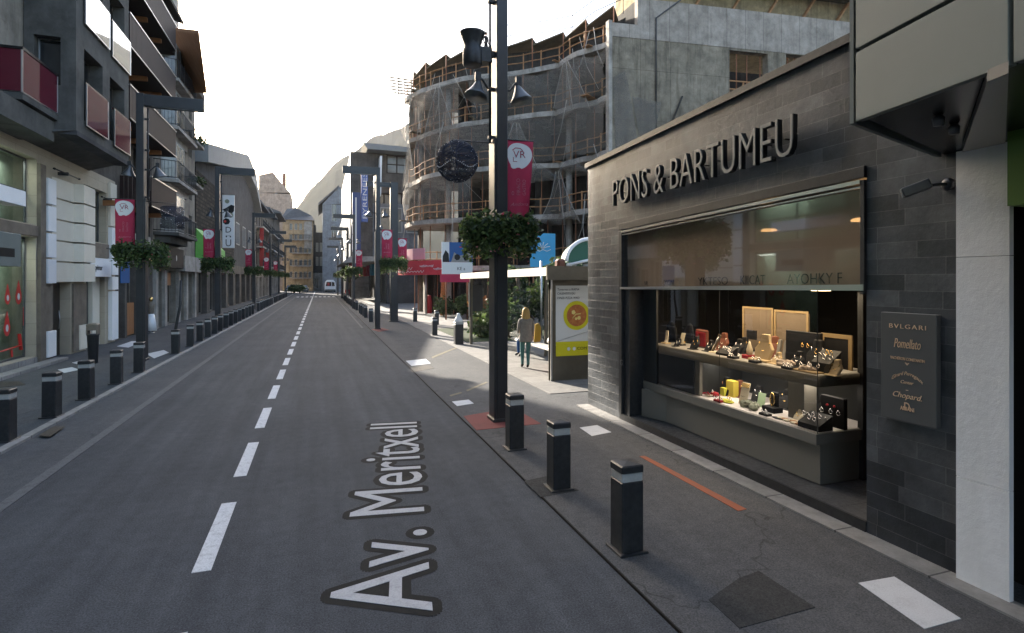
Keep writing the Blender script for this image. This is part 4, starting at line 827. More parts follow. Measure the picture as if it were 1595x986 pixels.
# banners: cloth in the X-Z plane, local origin at the top edge by the pole, growing towards +X
def make_banner(loc, label, w0=.50, w1=.50, h=1.45, mirror=False, partial=False):
    t = thing('banner', loc, label, 'banner', 'red banners on the lamp poles')
    nx, nz = 10, 18; vs = []
    for j in range(nz+1):
        tt = j/nz; w = w0+(w1-w0)*tt
        for i in range(nx+1):
            s_ = i/nx; vs.append((s_*w, .035*math.sin(s_*5+tt*2.2)*(.3+tt), -h*tt))
    fs = [(j*(nx+1)+i, j*(nx+1)+i+1, (j+1)*(nx+1)+i+1, (j+1)*(nx+1)+i) for j in range(nz) for i in range(nx)]
    b = MB(); b.add(vs, fs, True); b.v = [(v[0]+loc[0], v[1]+loc[1], v[2]+loc[2]) for v in b.v]; cl = b.build('cloth', 'banner_red', t)
    so = cl.modifiers.new('thickness', 'SOLIDIFY'); so.thickness = .006; so.offset = 0
    sub(t, 'rod', 'black_metal', lambda q: q.tube([(-.22,0,.01),(w0+.06,0,.01)], .012, 8)); sub(t, 'rod', 'black_metal', lambda q: q.tube([(-.22,0,-h),(w1*.5,0,-h)], .010, 8))
    def side(fn):                                         # printing on both faces follows the cloth
        for sg_, u in ((-1, 1), (1, -1)):
            q = MB(); fn(q, sg_, u)
            out = []
            for v in q.v:
                tt = min(max(-v[2]/h, 0), 1); w = w0+(w1-w0)*tt; s_ = v[0]/w
                out.append((v[0]+loc[0], .035*math.sin(s_*5+tt*2.2)*(.3+tt)+sg_*(.006+v[1])+loc[1], v[2]+loc[2]))
            q.v = out; yield q
    cx, cz = w0*.47, -.265
    def blob(q, sg_, u):
        n = 40; pts = []
        for k in range(n):
            a = 2*math.pi*k/n; r = 1+.05*math.sin(3*a+.5)+(.10 if 4.0 < a < 4.35 else 0)-(.12 if 4.5 < a < 4.75 else 0); pts.append((cx+.232*w0/.5*r*math.cos(a), .0, cz+.235*r*math.sin(a)))
        rg_ = 9; vs_ = [(cx,0,cz)]+[(cx+(p[0]-cx)*j/rg_, 0, cz+(p[2]-cz)*j/rg_) for j in range(1, rg_+1) for p in pts]
        q.add(vs_, [(0, 1+k, 1+(k+1)%n) for k in range(n)]+[(1+j*n+k, 1+j*n+(k+1)%n, 1+(j+1)*n+(k+1)%n, 1+(j+1)*n+k) for j in range(rg_-1) for k in range(n)])
    for q in side(blob): q.build('emblem', 'banner_white', cl)
    def em(q, sg_, u):
        text_mb(q, 'VR', (cx, .002, cz-.04), (u,0,0), (0,0,1), .13, .0, .23*w0/.5, off=-.004, align='CENTER')
        q.tube([(cx-u*.13,.003,cz+.09),(cx-u*.07,.003,cz+.135),(cx+u*.02,.003,cz+.13),(cx+u*.06,.003,cz+.09)], .008, 5); q.tube([(cx-u*.11,.003,cz-.03),(cx-u*.11,.003,cz-.11),(cx-u*.04,.003,cz-.11)], .006, 4)
        q.v = [(v[0], abs(v[1])*0+.003, v[2]) for v in q.v]
    for q in side(em): q.build('emblem_lettering', 'banner_red', cl)
    def wr(q, sg_, u):
        k, s_, ln = W_
        if k < 3: text_mb(q, s_, (cx+u*(-.10+k*.105), .0, -.98), (0,0,1), (-u,0,0), .062, 0, ln, off=-.01)
        else: text_mb(q, 'Andorra', (cx, .0, -1.17), (u,0,.05), (0,0,1), .06, 0, .33*w0/.5, shear=.4, off=-.01, align='CENTER')
        q.v = [(v[0], .003, v[2]) for v in q.v]
    for W_ in ((0, 'o', .07), (1, 'FIRACO', .30), (2, 'GASTRO', .28), (3, '', 0)):
        for q in side(wr): q.build('lettering', 'banner_pink', cl)
    return t
make_banner((3.16,9.46,5.0), 'red banner with white emblem on the tall pole beside the slate shop', .50, .42, 1.40)
bn = make_banner((-5.86,19.89,4.95), 'red banner with white emblem on the nearest left lamp pole', .52, .52, 1.5)
dup(bn, (-5.50,31.37,5.05), 'red banner on the second left lamp pole, before the stone wall')
dup(bn, (-5.95,52,5.1), 'red banner on the third left lamp pole'); dup(bn, (-6.05,70,5.1), 'red banner on the fourth left lamp pole'); dup(bn, (-6.05,84.1,5.1), 'red banner on the fifth left lamp pole')
dup(bn, (2.98,28.92,5.05), 'bright red banner on the second right lamp pole'); dup(bn, (4.45,33.95,5.0), 'red banner partly hidden behind the thick mast')
dup(bn, (2.98,50.3,5.1), 'red banner on the third right lamp pole'); dup(bn, (2.98,62.7,5.1), 'red banner on the fourth right lamp pole'); dup(bn, (3.02,78.3,5.1), 'red banner on the fifth right lamp pole')

# hanging ornaments
t = thing('ball_ornament', (2.25,9.46,4.55), 'round dark blue wire mesh ball ornament hanging from the tall pole', 'ornament')
def wire_ball(b, r):
    n = 26
    for k in range(n):
        a = Vector((random.gauss(0,1),random.gauss(0,1),random.gauss(0,1))).normalized(); u = a.orthogonal().normalized(); v = a.cross(u); o = random.uniform(-.55,.55)*r; rr = math.sqrt(r*r-o*o)
        b.tube([a*o+u*rr*math.cos(2*math.pi*i/22)+v*rr*math.sin(2*math.pi*i/22) for i in range(23)], .005, 4)
sub(t, 'wire_frame', 'wire_blue', lambda b: wire_ball(b, .36)); sub(t, 'mesh_skin', 'ball_mesh', lambda b: b.ball((0,0,0), .355, 28))
sub(t, 'light_chain', 'banner_white', lambda b: [b.ball(Vector((random.gauss(0,1),random.gauss(0,1),random.gauss(0,1))).normalized()*.365, .0065, 5) for k in range(150)] + [b.ball((.36*math.cos(a)*.97, -.36*math.sin(a)*.97, -.09+.05*math.sin(4*a)), .009, 5) for a in [math.pi*k/34 for k in range(35)]])
sub(t, 'hanger', 'black_metal', lambda b: (b.tube([(.65,0,.37),(-.1,0,.37)], .012, 6), b.tube([(0,0,.37),(0,0,.33)], .01, 6)))
t = thing('star_ornament', (-4.33,19.85,4.45), 'dark blue mesh bow shaped ornament hanging from the nearest left pole', 'ornament')
sub(t, 'mesh_body', 'ball_mesh', lambda b: b.lathe([(.06,-.36),(.33,-.34),(.30,.0),(.33,.28),(.28,.32),(.05,.22)], (0,0,0), 18)); sub(t, 'mesh_point', 'ball_mesh', lambda b: b.lathe([(.17,0),(.02,.42)], (.12,0,.0), 10, (1,0,-.22)))
sub(t, 'light_chain', 'banner_white', lambda b: [b.ball((.32*math.cos(a), .32*math.sin(a), random.uniform(-.3,.25)), .008, 5) for a in [random.random()*6.28 for k in range(60)]]); sub(t, 'hanger', 'black_metal', lambda b: b.tube([(-.84,0,.46),(.1,0,.42),(.1,0,.25)], .012, 6))
# litter bins, leaning post
t = thing('litter_bin', (-5.86, 17.4, .035), 'dark litter bin with brown lid on the left pavement', 'litter bin')
t.location = G(145, 566, .035); sub(t, 'bin_body', 'black_metal', lambda b: b.lathe([(.11,0),(.12,.02),(.15,.82),(.165,.84),(.165,.87)], (0,0,0), 18)); sub(t, 'hood', 'brown_stone', lambda b: (b.bbox(-.14,.14,-.14,.14,.98,1.18,.03), b.box(-.14,-.11,-.12,.12,.86,.98), b.box(.11,.14,-.12,.12,.86,.98)))
t = thing('litter_bin', (5.06, 21.03, .018), 'black bin with a white domed lid on the sunlit pavement', 'litter bin'); sub(t, 'bin_body', 'black_metal', lambda b: b.bbox(-.16,.16,-.16,.16,0,.78,.02)); sub(t, 'collar', 'reflective_band', lambda b: b.bbox(-.165,.165,-.165,.165,.78,.86,.01)); sub(t, 'lid', 'white_plastic', lambda b: b.lathe([(.17,.86),(.17,.92),(.12,1.02),(.06,1.12),(.07,1.18),(.02,1.2)], (0,0,0), 16))
o = MB(); p_ = G(269, 550, .035); o.tube([p_, p_+Vector((.10,0,.9)), p_+Vector((.22,0,1.6)), p_+Vector((.24,0,2.45))], .055, 10, .035); o = o.build('leaning_post', 'black_metal'); tag(o, 'thin black leaning post between the left bollards', 'post')

# ---------------------------------------------------------------- bus shelter
bs = thing('bus_shelter', (6.0, 16.8, .018), 'bus shelter with white edged roof, glass walls and a poster panel at its end', 'bus shelter')
b = MB(); b.prism([(5.10,12.2,2.60),(7.1,12.2,2.72),(7.1,12.2,2.82),(5.10,12.2,2.76)], (0,8.5,-.06)); b.build('roof', 'shelter_metal', bs, bevel=.01)
b = MB(); b.prism([(5.06,12.15,2.60),(5.10,12.15,2.60),(5.10,12.15,2.80),(5.06,12.15,2.80)], (0,8.6,-.06)); b.build('roof_edge', 'shelter_white', bs)
b = MB(); b.box(5.05, 7.1, 12.14, 12.197, 2.50, 2.83); b.build('end_fascia', 'shelter_metal', bs)
for X, Y in ((5.38,12.66), (5.5,20.8), (6.9,20.8), (6.95,16.8), (6.95,14.7), (6.95,12.7)):
    b = MB(); b.bbox(X-.05, X+.05, Y-.05, Y+.05, .02, 2.62, .008); b.build('post', 'shelter_metal', bs)
b = MB()
for Y0, Y1 in ((12.8,14.6),(14.8,16.7),(16.9,20.7)): b.quad((6.95,Y0,.35),(6.95,Y1,.35),(6.95,Y1,2.45),(6.95,Y0,2.45))
b.quad((5.6,20.8,.35),(6.85,20.8,.35),(6.85,20.8,2.45),(5.6,20.8,2.45)); b.build('glass_wall', 'clear_glass', bs)
b = MB(); b.bbox(5.33, 6.75, 12.58, 12.74, .02, 2.56, .012); pn = b.build('poster_panel', 'shelter_metal', bs)
b = MB(); b.box(5.325, 5.365, 12.555, 12.579, .02, 2.5); b.build('panel_edge', 'silver_trim', pn)
b = MB(); b.box(5.46, 6.66, 12.568, 12.576, .88, 2.36); po = b.build('poster', 'poster_white', pn)
b = MB(); b.box(5.46, 6.66, 12.560, 12.566, .63, .98); b.build('poster_band', 'poster_yellow', pn)
b = MB(); b.disc((6.02,12.564,1.62), .36, (0,-1,0), 40); b.build('poster_plate', 'poster_yellow', pn)
b = MB(); b.disc((6.02,12.560,1.62), .27, (0,-1,0), 30); b.build('poster_food', 'poster_red', pn)
b = MB(); b.disc((5.93,12.556,1.70), .06, (0,-1,0), 5); b.disc((6.08,12.556,1.56), .05, (0,-1,0), 7); b.tube([(5.9,12.556,1.55),(6.0,12.556,1.65),(6.12,12.556,1.66)], .012, 5); b.disc((6.0,12.556,1.54), .035, (0,-1,0), 9); b.build('poster_cheese', 'poster_cheese', pn)
b = MB()
for s_, z in (('Tavernes a RAMA', 2.24), ('CALENTITS DU', 2.14), ('DINER PIZZA WAD', 2.03)): text_mb(b, s_, (5.50,12.564,z), (1,0,0), (0,0,1), .055, .002, .055*.72*len(s_))
b.beam((5.5,12.566,1.0),(6.6,12.566,1.28),.02,.002); b.build('poster_lettering', 'ink', pn)
for x_ in (5.80, 5.95): b = MB(); b.disc((x_,12.556,.80), .045, (0,-1,0), 16); b.build('poster_logo', 'poster_white', pn)
b = MB(); text_mb(b, 'COM', (6.03,12.556,.77), (1,0,0), (0,0,1), .07, .002, .26); b.build('poster_mark', 'ink', pn)
b = MB(); b.bbox(6.35,6.75,14.2,18.6,.42,.48,.01); b.box(6.5,6.58,14.5,14.58,.02,.42); b.box(6.5,6.58,18.2,18.28,.02,.42); b.build('bench', 'shelter_white', bs)
b = MB(); b.bbox(6.25,6.8,13.4,14.9,.02,.70,.05); b.build('seat_box', 'red_velvet', bs); b = MB(); b.bbox(6.20,6.85,13.35,14.95,.70,.80,.04); b.build('seat_top', 'shelter_white', bs)
b = MB(); b.box(5.42, 5.46, 20.72, 20.9, 1.1, 2.4); b.box(5.55,5.95,20.74,20.78,1.3,2.3); b.build('timetable', 'pole_metal', bs)

# ---------------------------------------------------------------- people
def grow(joints, edges, radii, root, sub_=2):
    me = bpy.data.meshes.new('g'); me.from_pydata(joints, edges, []); o = bpy.data.objects.new('g', me); col.objects.link(o)
    sk = o.modifiers.new('s', 'SKIN'); sk.use_smooth_shade = True; sk.branch_smoothing = .6
    for i, r in enumerate(radii): d = me.skin_vertices[0].data[i]; d.radius = (r if isinstance(r, tuple) else (r, r)); d.use_root = (i == root)
    ss = o.modifiers.new('u', 'SUBSURF'); ss.levels = sub_; ss.render_levels = sub_
    dg = bpy.context.evaluated_depsgraph_get(); dg.update()
    out = bpy.data.meshes.new_from_object(o.evaluated_get(dg)); bpy.data.objects.remove(o); bpy.data.meshes.remove(me)
    return out
def person(loc, label, J, mats, regions, rz=0, scale=1, hair='hair_dark', long_hair=.1, hands=True, group=None):
    """J: joint name -> local position; regions: function(point) -> material index"""
    t = thing('person', loc, label, 'person', group); t.rotation_euler = (0,0,rz); t.scale = (scale,)*3
    N = ['pelvis','waist','chest','neck','chin','head','crown','shL','elL','wrL','haL','shR','elR','wrR','haR','hipL','knL','anL','toL','hipR','knR','anR','toR']
    Rr = [(.155,.115),(.125,.095),(.165,.115),(.055,.055),(.062,.072),(.078,.095),(.06,.07),.062,.045,.030,.034,.062,.045,.030,.034,.095,.062,.042,.036,.095,.062,.042,.036]
    E_ = [(0,1),(1,2),(2,3),(3,4),(4,5),(5,6),(2,7),(7,8),(8,9),(9,10),(2,11),(11,12),(12,13),(13,14),(0,15),(15,16),(16,17),(17,18),(0,19),(19,20),(20,21),(21,22)]
    me = grow([J[n] for n in N], E_, Rr, 0)
    for m in mats: me.materials.append(M[m])
    for p in me.polygons: p.material_index = regions(p.center); p.use_smooth = True
    b = bpy.data.objects.new('body', me); col.objects.link(b); b.parent = t
    hd = Vector(J['head'])
    def part(nm, m, fn): q = MB(); fn(q); o = q.build(nm, m); o.parent = t; return o
    part('hair', hair, lambda q: (q.ball((hd.x, hd.y+.022, hd.z+.035), .112, 14, .92, 1.02, 1.0), q.ball((hd.x, hd.y+.065, hd.z-long_hair*.7), .08, 12, 1.05, .6, .6+long_hair*6)))
    part('nose', 'skin', lambda q: q.lathe([(.018,0),(.012,.02),(.003,.035)], (hd.x, hd.y-.09, hd.z-.01), 8, (0,-1,-.2)))
    if hands:
        for s_, h, w in ((1,'haL','wrL'), (-1,'haR','wrR')):
            a = Vector(J[h]); d = (a-Vector(J[w])).normalized()
            def fing(q):
                for k in range(4): q.tube([a+Vector((0,(k-1.5)*.02,0)), a+d*.05+Vector((0,(k-1.5)*.021,0)), a+d*(.085-.008*abs(k-1.2))+Vector((-s_*.012,(k-1.5)*.02,0))], .0088, 6, .007)
                q.tube([a-d*.02+Vector((0,-.03,0)), a+d*.02+Vector((0,-.055,0)), a+d*.05+Vector((0,-.058,0))], .0095, 6, .007)
            part('hand', 'skin', fing)
    return t
STAND = dict(pelvis=(0,0,.93), waist=(0,0,1.07), chest=(0,.01,1.28), neck=(0,.01,1.46), chin=(0,-.012,1.52), head=(0,-.01,1.60), crown=(0,0,1.69), shL=(.175,.01,1.40), elL=(.215,.04,1.12), wrL=(.205,-.04,.90), haL=(.200,-.07,.83), shR=(-.175,.01,1.40), elR=(-.215,.04,1.12), wrR=(-.205,-.04,.90), haR=(-.200,-.07,.83), hipL=(.09,0,.86), knL=(.10,-.01,.48), anL=(.10,.02,.08), toL=(.11,-.13,.04), hipR=(-.09,0,.86), knR=(-.10,-.01,.48), anR=(-.10,.02,.08), toR=(-.11,-.13,.04))
def dress(top, bot, shoe, skin='skin', waist=.95):
    def f(c):
        if c.z > 1.47: return 3
        if c.z < .12: return 2
        if abs(c.x) > .19 and c.z < .90: return 3
        return 0 if c.z > waist else 1
    return [top, bot, shoe, skin], f
J = dict(STAND); J.update(knR=(-.06,.05,.48), anR=(-.04,.20,.12), toR=(-.03,.09,.04), wrL=(.20,-.16,1.0), haL=(.17,-.22,1.02))
m_, f_ = dress('cloth_beige', 'cloth_teal', 'boot', waist=.86)
pw = G(819, 573, .018)
pp = person(pw, 'fair haired person in beige top and teal trousers standing at the bus shelter', J, m_, f_, math.pi*.93, .98, 'hair_blonde', .12)
def wear(par, nm, m, fn): q = MB(); fn(q); o = q.build(nm, m); o.parent = par; return o
wear(pp, 'jacket', 'cloth_beige', lambda q: q.lathe([(.20,.76),(.205,.80),(.178,.98),(.172,1.10),(.19,1.26),(.185,1.38),(.12,1.45),(.07,1.475)], (0,.012,0), 28, (0,0,1), 1.0, .72))
wear(pp, 'hair_fall', 'hair_blonde', lambda q: q.lathe([(.11,1.36),(.125,1.40),(.122,1.52),(.115,1.62),(.08,1.70),(.02,1.725)], (0,.028,0), 20, (0,0,1), .95, .8))
wear(pp, 'scarf', 'cloth_red' if False else 'grey_slab', lambda q: q.lathe([(.085,1.40),(.10,1.44),(.085,1.49)], (0,.0,0), 18))
t = thing('shoulder_bag', (pw.x+.34, pw.y-.02, .018), 'mustard bag or coat hanging beside the fair haired person', 'bag'); sub(t, 'bag_body', 'cloth_mustard', lambda b: b.prism([(-.09,0,.70),(.11,0,.72),(.13,0,1.12),(.06,0,1.26),(-.05,0,1.22)], (0,.09,0)), .03); sub(t, 'strap', 'cloth_mustard', lambda b: b.tube([(-.06,.04,1.2),(-.14,.04,1.36),(-.2,.03,1.40)], .014, 6))
SIT = dict(STAND); SIT.update(pelvis=(0,0,.52), waist=(0,.02,.66), chest=(0,0,.88), neck=(0,-.03,1.06), chin=(0,-.06,1.12), head=(0,-.05,1.20), crown=(0,-.03,1.29), shL=(.175,0,1.0), elL=(.23,-.08,.76), wrL=(.14,-.28,.66), haL=(.10,-.34,.65), shR=(-.175,0,1.0), elR=(-.23,-.08,.76), wrR=(-.14,-.28,.66), haR=(-.10,-.34,.65), hipL=(.09,-.06,.52), knL=(.11,-.43,.53), anL=(.11,-.42,.10), toL=(.11,-.55,.05), hipR=(-.09,-.06,.52), knR=(-.11,-.43,.53), anR=(-.11,-.42,.10), toR=(-.11,-.55,.05))
def fs(c):
    if c.z > 1.07: return 3
    if c.z < .13: return 2
    return 1 if c.z < .62 else 0
person((6.55, 17.1, .018), 'dark haired person in blue trousers seated on the shelter bench', SIT, ['cloth_dark','cloth_blue','boot','skin'], fs, -math.pi/2+.2, 1, 'hair_dark', .16)
m2, f2 = dress('cloth_dark', 'cloth_dark', 'boot')
for px, py, s_, dY in ((746,66,'left of two workers in dark clothes standing on the scaffold roof',36.0), (757,66,'right worker in dark clothes on the scaffold roof, half hidden by the pole',36.2)):
    q = VY(px, 47 if px < 750 else 51, 38.2); person((q.x, q.y, 18.42), s_, STAND, m2, f2, .4, 1, 'hair_dark', .02, False)
m3, f3 = dress('cloth_red', 'cloth_dark', 'boot'); q = G(541, 471, .018)
person(q, 'distant person in a red and white top walking by the right kerb', STAND, m3, f3, 0, 1, 'hair_dark', .02, False)
q = VX(239, 500, -7.35)
t = thing('display_mannequin', (-7.45, q.y, .035), 'golden headed mannequin in white skirt by the left shop door', 'mannequin'); sub(t, 'torso', 'brown_stone', lambda b: b.lathe([(.10,.85),(.11,1.0),(.13,1.2),(.15,1.32),(.05,1.42),(.05,1.46)], (0,0,0), 14, (0,0,1), 1.1, .7)); sub(t, 'head', 'gold_bright', lambda b: b.ball((0,0,1.56), .10, 12, .8, .9, 1.15)); sub(t, 'skirt', 'white_plastic', lambda b: b.lathe([(.24,.10),(.20,.5),(.13,.88)], (0,0,0), 16)); sub(t, 'stand', 'steel', lambda b: b.lathe([(.16,0),(.16,.02),(.02,.03),(.02,.2)], (0,0,0), 12))
# ================================================================ LEFT SIDE BUILDINGS
XL = -7.8
NX, UY, UZ = Vector((1,0,0)), Vector((0,1,0)), Vector((0,0,1))
# ---- grey building over beige shops
gb = thing('grey_building', (XL, 20, 0), 'dark grey rendered building with magenta glass balconies over pale stone shops', 'building')
H1 = 6.45
holes = [(0, 13.9, 4.10, 6.02), (0, 13.85, .28, 3.72), (14.90, 16.25, .02, 2.42), (17.3, 19.55, 3.90, 5.86), (17.55, 19.35, .02, 2.60)]
w = MB(); holed(w, (XL,6,0), UY, UZ, NX, 20.5, H1, holes, .32); w.box(XL-8, XL-.33, -10, 5.99, 0, H1)
w.build('ground_wall', 'beige_stone', gb)
w = MB(); w.box(XL-9, XL-.9, -10, 26.4, .05, H1); w.build('shop_interior', 'interior_reflect', gb)
for h, pane, bars, hb in ((holes[0], 'green_glass', 5, 1), (holes[1], 'green_glass', 4, 0), (holes[3], 'green_glass', 1, 0), (holes[4], 'green_glass', 1, 0)): add_window(gb, (XL,6,0), UY, UZ, NX, h, .30, 'grey_metal', pane, .05, bars, hb)
w = MB(); w.box(XL-.34, XL-.30, 20.9, 22.25, .03, 2.42); dr = w.build('door', 'dark_door', gb); w = MB(); w.tube([(XL-.27,22.1,.9),(XL-.24,22.1,1.2),(XL-.27,22.1,1.5)], .015, 6); w.build('handle', 'steel', dr)
w = MB(); w.box(XL+.002, XL+.06, 5, 19.86, 3.76, 4.06); w.build('shop_beam', 'brown_stone', gb)
w = MB(); w.box(XL+.003, XL+.10, 19.90, 20.24, .05, 5.9); w.box(XL+.003, XL+.05, 20.25, 20.82, .1, 2.38); w.box(XL+.003, XL+.06, 22.32, 23.42, .1, 2.38); w.build('pillar', 'brown_stone', gb)
for k, (z0, z1) in enumerate(((2.40,3.12),(3.18,3.90),(3.97,4.72),(4.79,5.55),(.18,.95))):
    w = MB(); w.bbox(XL+.01, XL+.15, 20.27, 20.80, z0, z1, .01); w.build('cladding_panel', 'white_panel', gb)
for k in range(5):
    z0 = 2.44+k*.66; w = MB(); w.prism([(XL+.01,20.86,z0),(XL+.07,22.28,z0),(XL+.34,22.34,z0),(XL+.30,23.46,z0),(XL+.01,23.46,z0)], (0,0,.605)); w.build('cladding_panel', 'cream_panel', gb)
w = MB(); w.box(XL+.01, XL+.10, 22.75, 23.42, .12, .95); w.build('cladding_panel', 'cream_panel', gb)
for k, (z0, z1) in enumerate(((.15,2.05),(2.12,2.62),(2.70,4.55))):
    w = MB(); w.bbox(XL+.01, XL+.16, 25.66, 26.35, z0, z1, .01); w.build('cladding_panel', 'white_panel', gb)
w = MB(); w.box(XL+.01, XL+.10, 25.66, 26.35, 4.62, 6.3); w.build('cladding_panel', 'cream_panel', gb)
w = MB(); w.bbox(XL+.01, XL+.14, 23.5, 25.62, 2.62, 3.30, .01); sgn = w.build('shop_fascia', 'white_panel', gb)
w = MB(); text_mb(w, 'alqvimar', (XL+.145, 23.72, 2.86), UY, UZ, .20, .006, .92); w.build('fascia_lettering', 'ink', sgn)
w = MB(); w.box(XL+.004, XL+.07, 23.3, 25.6, 3.34, 3.86); w.build('shop_beam', 'brown_stone', gb)
w = MB(); w.box(XL-.29, XL-.15, 24.6, 25.3, .05, 2.6); w.build('display_panel', 'cream_panel', gb)
w = MB(); w.box(XL+.003, XL+.04, 14, 19.85, .03, .26); w.box(XL+.1, XL+.45, 10, 20.8, .036, .12); w.build('shop_plinth', 'kerb_stone', gb)
# items in the shop window
w = MB(); w.bbox(XL-.02, XL+.42, 15.0, 18.25, 4.45, 4.85, .02); o = w.build('white_lightbox', 'white_panel'); tag(o, 'long white sign box across the upper left shop window', 'sign')
t = thing('vent_box', (XL+.2, 17.2, 3.2), 'grey box with dark slot above the left shop glass', 'box'); w = MB(); w.bbox(XL-.05, XL+.40, 15.6, 18.05, 2.85, 3.70, .02); w.build('casing', 'canopy_panel', t); w = MB(); w.box(XL+.40, XL+.404, 16.6, 17.7, 3.08, 3.3); w.box(XL+.0, XL+.3, 18.05, 18.054, 3.1, 3.35); w.build('slot', 'ink', t)
t = thing('window_stickers', (XL-.25, 18, 1.5), 'red drop shaped stickers and red strips on the left shop glass', 'stickers')
for px, py, rr in ((12,463,.20), (29,461,.24), (11,510,.24)):
    c_ = VX(px, py, XL-.27); w = MB(); n = 24; w.add([(c_.x, c_.y+rr*.72*math.cos(a)*(1 if math.sin(a) < 0 else (1-math.sin(a)*.75)), c_.z+rr*(math.sin(a)*(1 if math.sin(a) < 0 else 1.9))) for a in [2*math.pi*k/n for k in range(n)]], [tuple(range(n))]); w.build('drop', 'kiosk_glass_red', t)
    w = MB(); w.disc((c_.x+.003, c_.y, c_.z-.02), rr*.42, (1,0,0), 14, rr*.30); w.build('drop_logo', 'poster_white', t)
w = MB()
for a, c_ in (((36,478),(44,506)), ((45,478),(52,492))): p, q = VX(*a, XL-.268), VX(*c_, XL-.268); w.quad((p.x,p.y,p.z),(p.x,q.y,p.z),(p.x,q.y,q.z),(p.x,p.y,q.z))
p, q = VX(0,548,XL-.268), VX(32,538,XL-.268); w.beam(p, q, .09, .01); w.beam(VX(18,545,XL-.268), VX(19,556,XL-.268), .1, .01); w.beam(VX(30,520,XL-.268), VX(33,545,XL-.268), .08, .01); w.build('strip', 'kiosk_glass_red', t)
for n_, Y, z in (('left', 21.3, 5.85), ('middle', 25.2, 5.55)):
    t = thing('awning_rod', (XL, Y, z), 'thin black horizontal rod with wall bracket above the %s' % ('white clad entrance' if n_ == 'left' else 'upper window by the red banner'), 'rod')
    w = MB(); w.tube([(XL+.25,Y-.95,z),(XL+.25,Y+.95,z)], .022, 8); w.build('rod', 'black_metal', t); w = MB(); w.box(XL, XL+.28, Y-.03, Y+.03, z-.05, z+.05); w.lathe([(.035,0),(.035,.08)], (XL+.25,Y-.95,z), 8, (0,1,0)); w.lathe([(.035,0),(.035,.08)], (XL+.25,Y+.87,z), 8, (0,1,0)); w.build('bracket', 'black_metal', t)
# overhanging upper block
XF, YA, YB, ZB, ZT = -6.5, 18.9, 23.5, 6.72, 19.0
w = MB(); fh = []
for z0 in (8.05, 10.95, 13.85, 16.75): fh += [(.57, 2.05, z0-ZB-.9, z0+1.2-ZB), (2.68, 4.14, z0-ZB-.95, z0+1.12-ZB)]
holed(w, (XF,YA,ZB), UY, UZ, NX, YB-YA, ZT-ZB, fh, .42)
sh = [(.22, .84, z0-ZB-.1, z0+1.25-ZB) for z0 in (8.05, 10.95, 13.85)]
holed(w, (-7.7,YA,ZB), NX, UZ, -UY, 1.2, ZT-ZB, sh, .35)
w.quad((XF,YB,ZB),(XL-2,YB,ZB),(XL-2,YB,ZT),(XF,YB,ZT)); w.quad((XF,YA,ZT),(XF,YB,ZT),(XL-9,YB,ZT),(XL-9,YA,ZT)); w.quad((XL-9,YA,H1),(XL-9,YB,H1),(XL-9,YB,ZT),(XL-9,YA,ZT))
w.quad((XF,YA,ZB),(XF,YB,ZB),(XL,YB+.3,H1-.05),(XL,YA-.5,H1-.05)); w.quad((XF,YA,ZB),(-7.7,YA,ZB),(XL,YA-.5,H1-.05)); w.quad((XF,YB,ZB),(XL,YB,ZB),(XL,YB+.3,H1-.05))
w.build('upper_wall', 'grey_render', gb)
w = MB(); w.box(XF-.43, XF+.02, YA, YB+.02, ZB-.13, ZB-.002); w.build('lower_lip', 'dark_grey_render', gb)
w = MB(); w.box(XL-8, -7.72, -10, 23.4, H1, ZT); w.build('rear_wall', 'beige_render', gb)
w = MB(); w.box(XL, -7.0, -10, YA-.02, H1-.1, 6.9); w.build('soffit', 'grey_render', gb)
w = MB(); w.box(XL-7, XL, 23.5, 26.5, H1, 15.5); w.build('side_wall', 'brown_render', gb)
for h in fh: add_window(gb, (XF,YA,ZB), UY, UZ, NX, h, .40, 'mullion', 'dark_pane', .05, 1, 0)
for h in sh: add_window(gb, (-7.7,YA,ZB), NX, UZ, -UY, h, .33, 'silver_trim', 'dark_pane', .025, 0, 0)
w = MB(); holed(w, (-7.715,14.2,6.9), UY, UZ, NX, 4.6, 12, [(1.5,3.9,1.1,2.3),(1.5,3.9,4.0,5.3)], .3); w.build('recess_wall', 'beige_render', gb)
for h in ((1.5,3.9,1.1,2.3),(1.5,3.9,4.0,5.3)): add_window(gb, (-7.715,14.2,6.9), UY, UZ, NX, h, .28, 'mullion', 'dark_pane', .05, 1)
def bal(Y0, Y1, z0, z1, m, X=XF+.05):
    w = MB(); w.box(X, X+.02, Y0, Y1, z0, z1); p = w.build('balcony_panel', m, gb)
    w = MB(); w.box(X-.06, X-.002, Y0-.03, Y1+.03, z1+.002, z1+.06); w.build('handrail', 'soffit_black', p)
    w = MB()
    for a, b_, c, d in ((Y0-.03,Y1+.03,z0-.03,z0),(Y0-.03,Y0,z0,z1),(Y1,Y1+.03,z0,z1)): w.box(X-.005, X+.026, a, b_, c, d)
    w.build('trim', 'silver_trim', p)
bal(19.5, 21.2, 7.03, 8.22, 'magenta_panel'); bal(21.85, 23.42, 6.98, 8.16, 'magenta_panel'); bal(19.42, 21.36, 9.98, 11.12, 'sky_reflect_panel'); bal(21.66, 23.46, 9.88, 11.02, 'sky_reflect_panel'); bal(19.42, 21.36, 12.9, 14.0, 'sky_reflect_panel'); bal(21.66, 23.46, 12.8, 13.95, 'sky_reflect_panel')
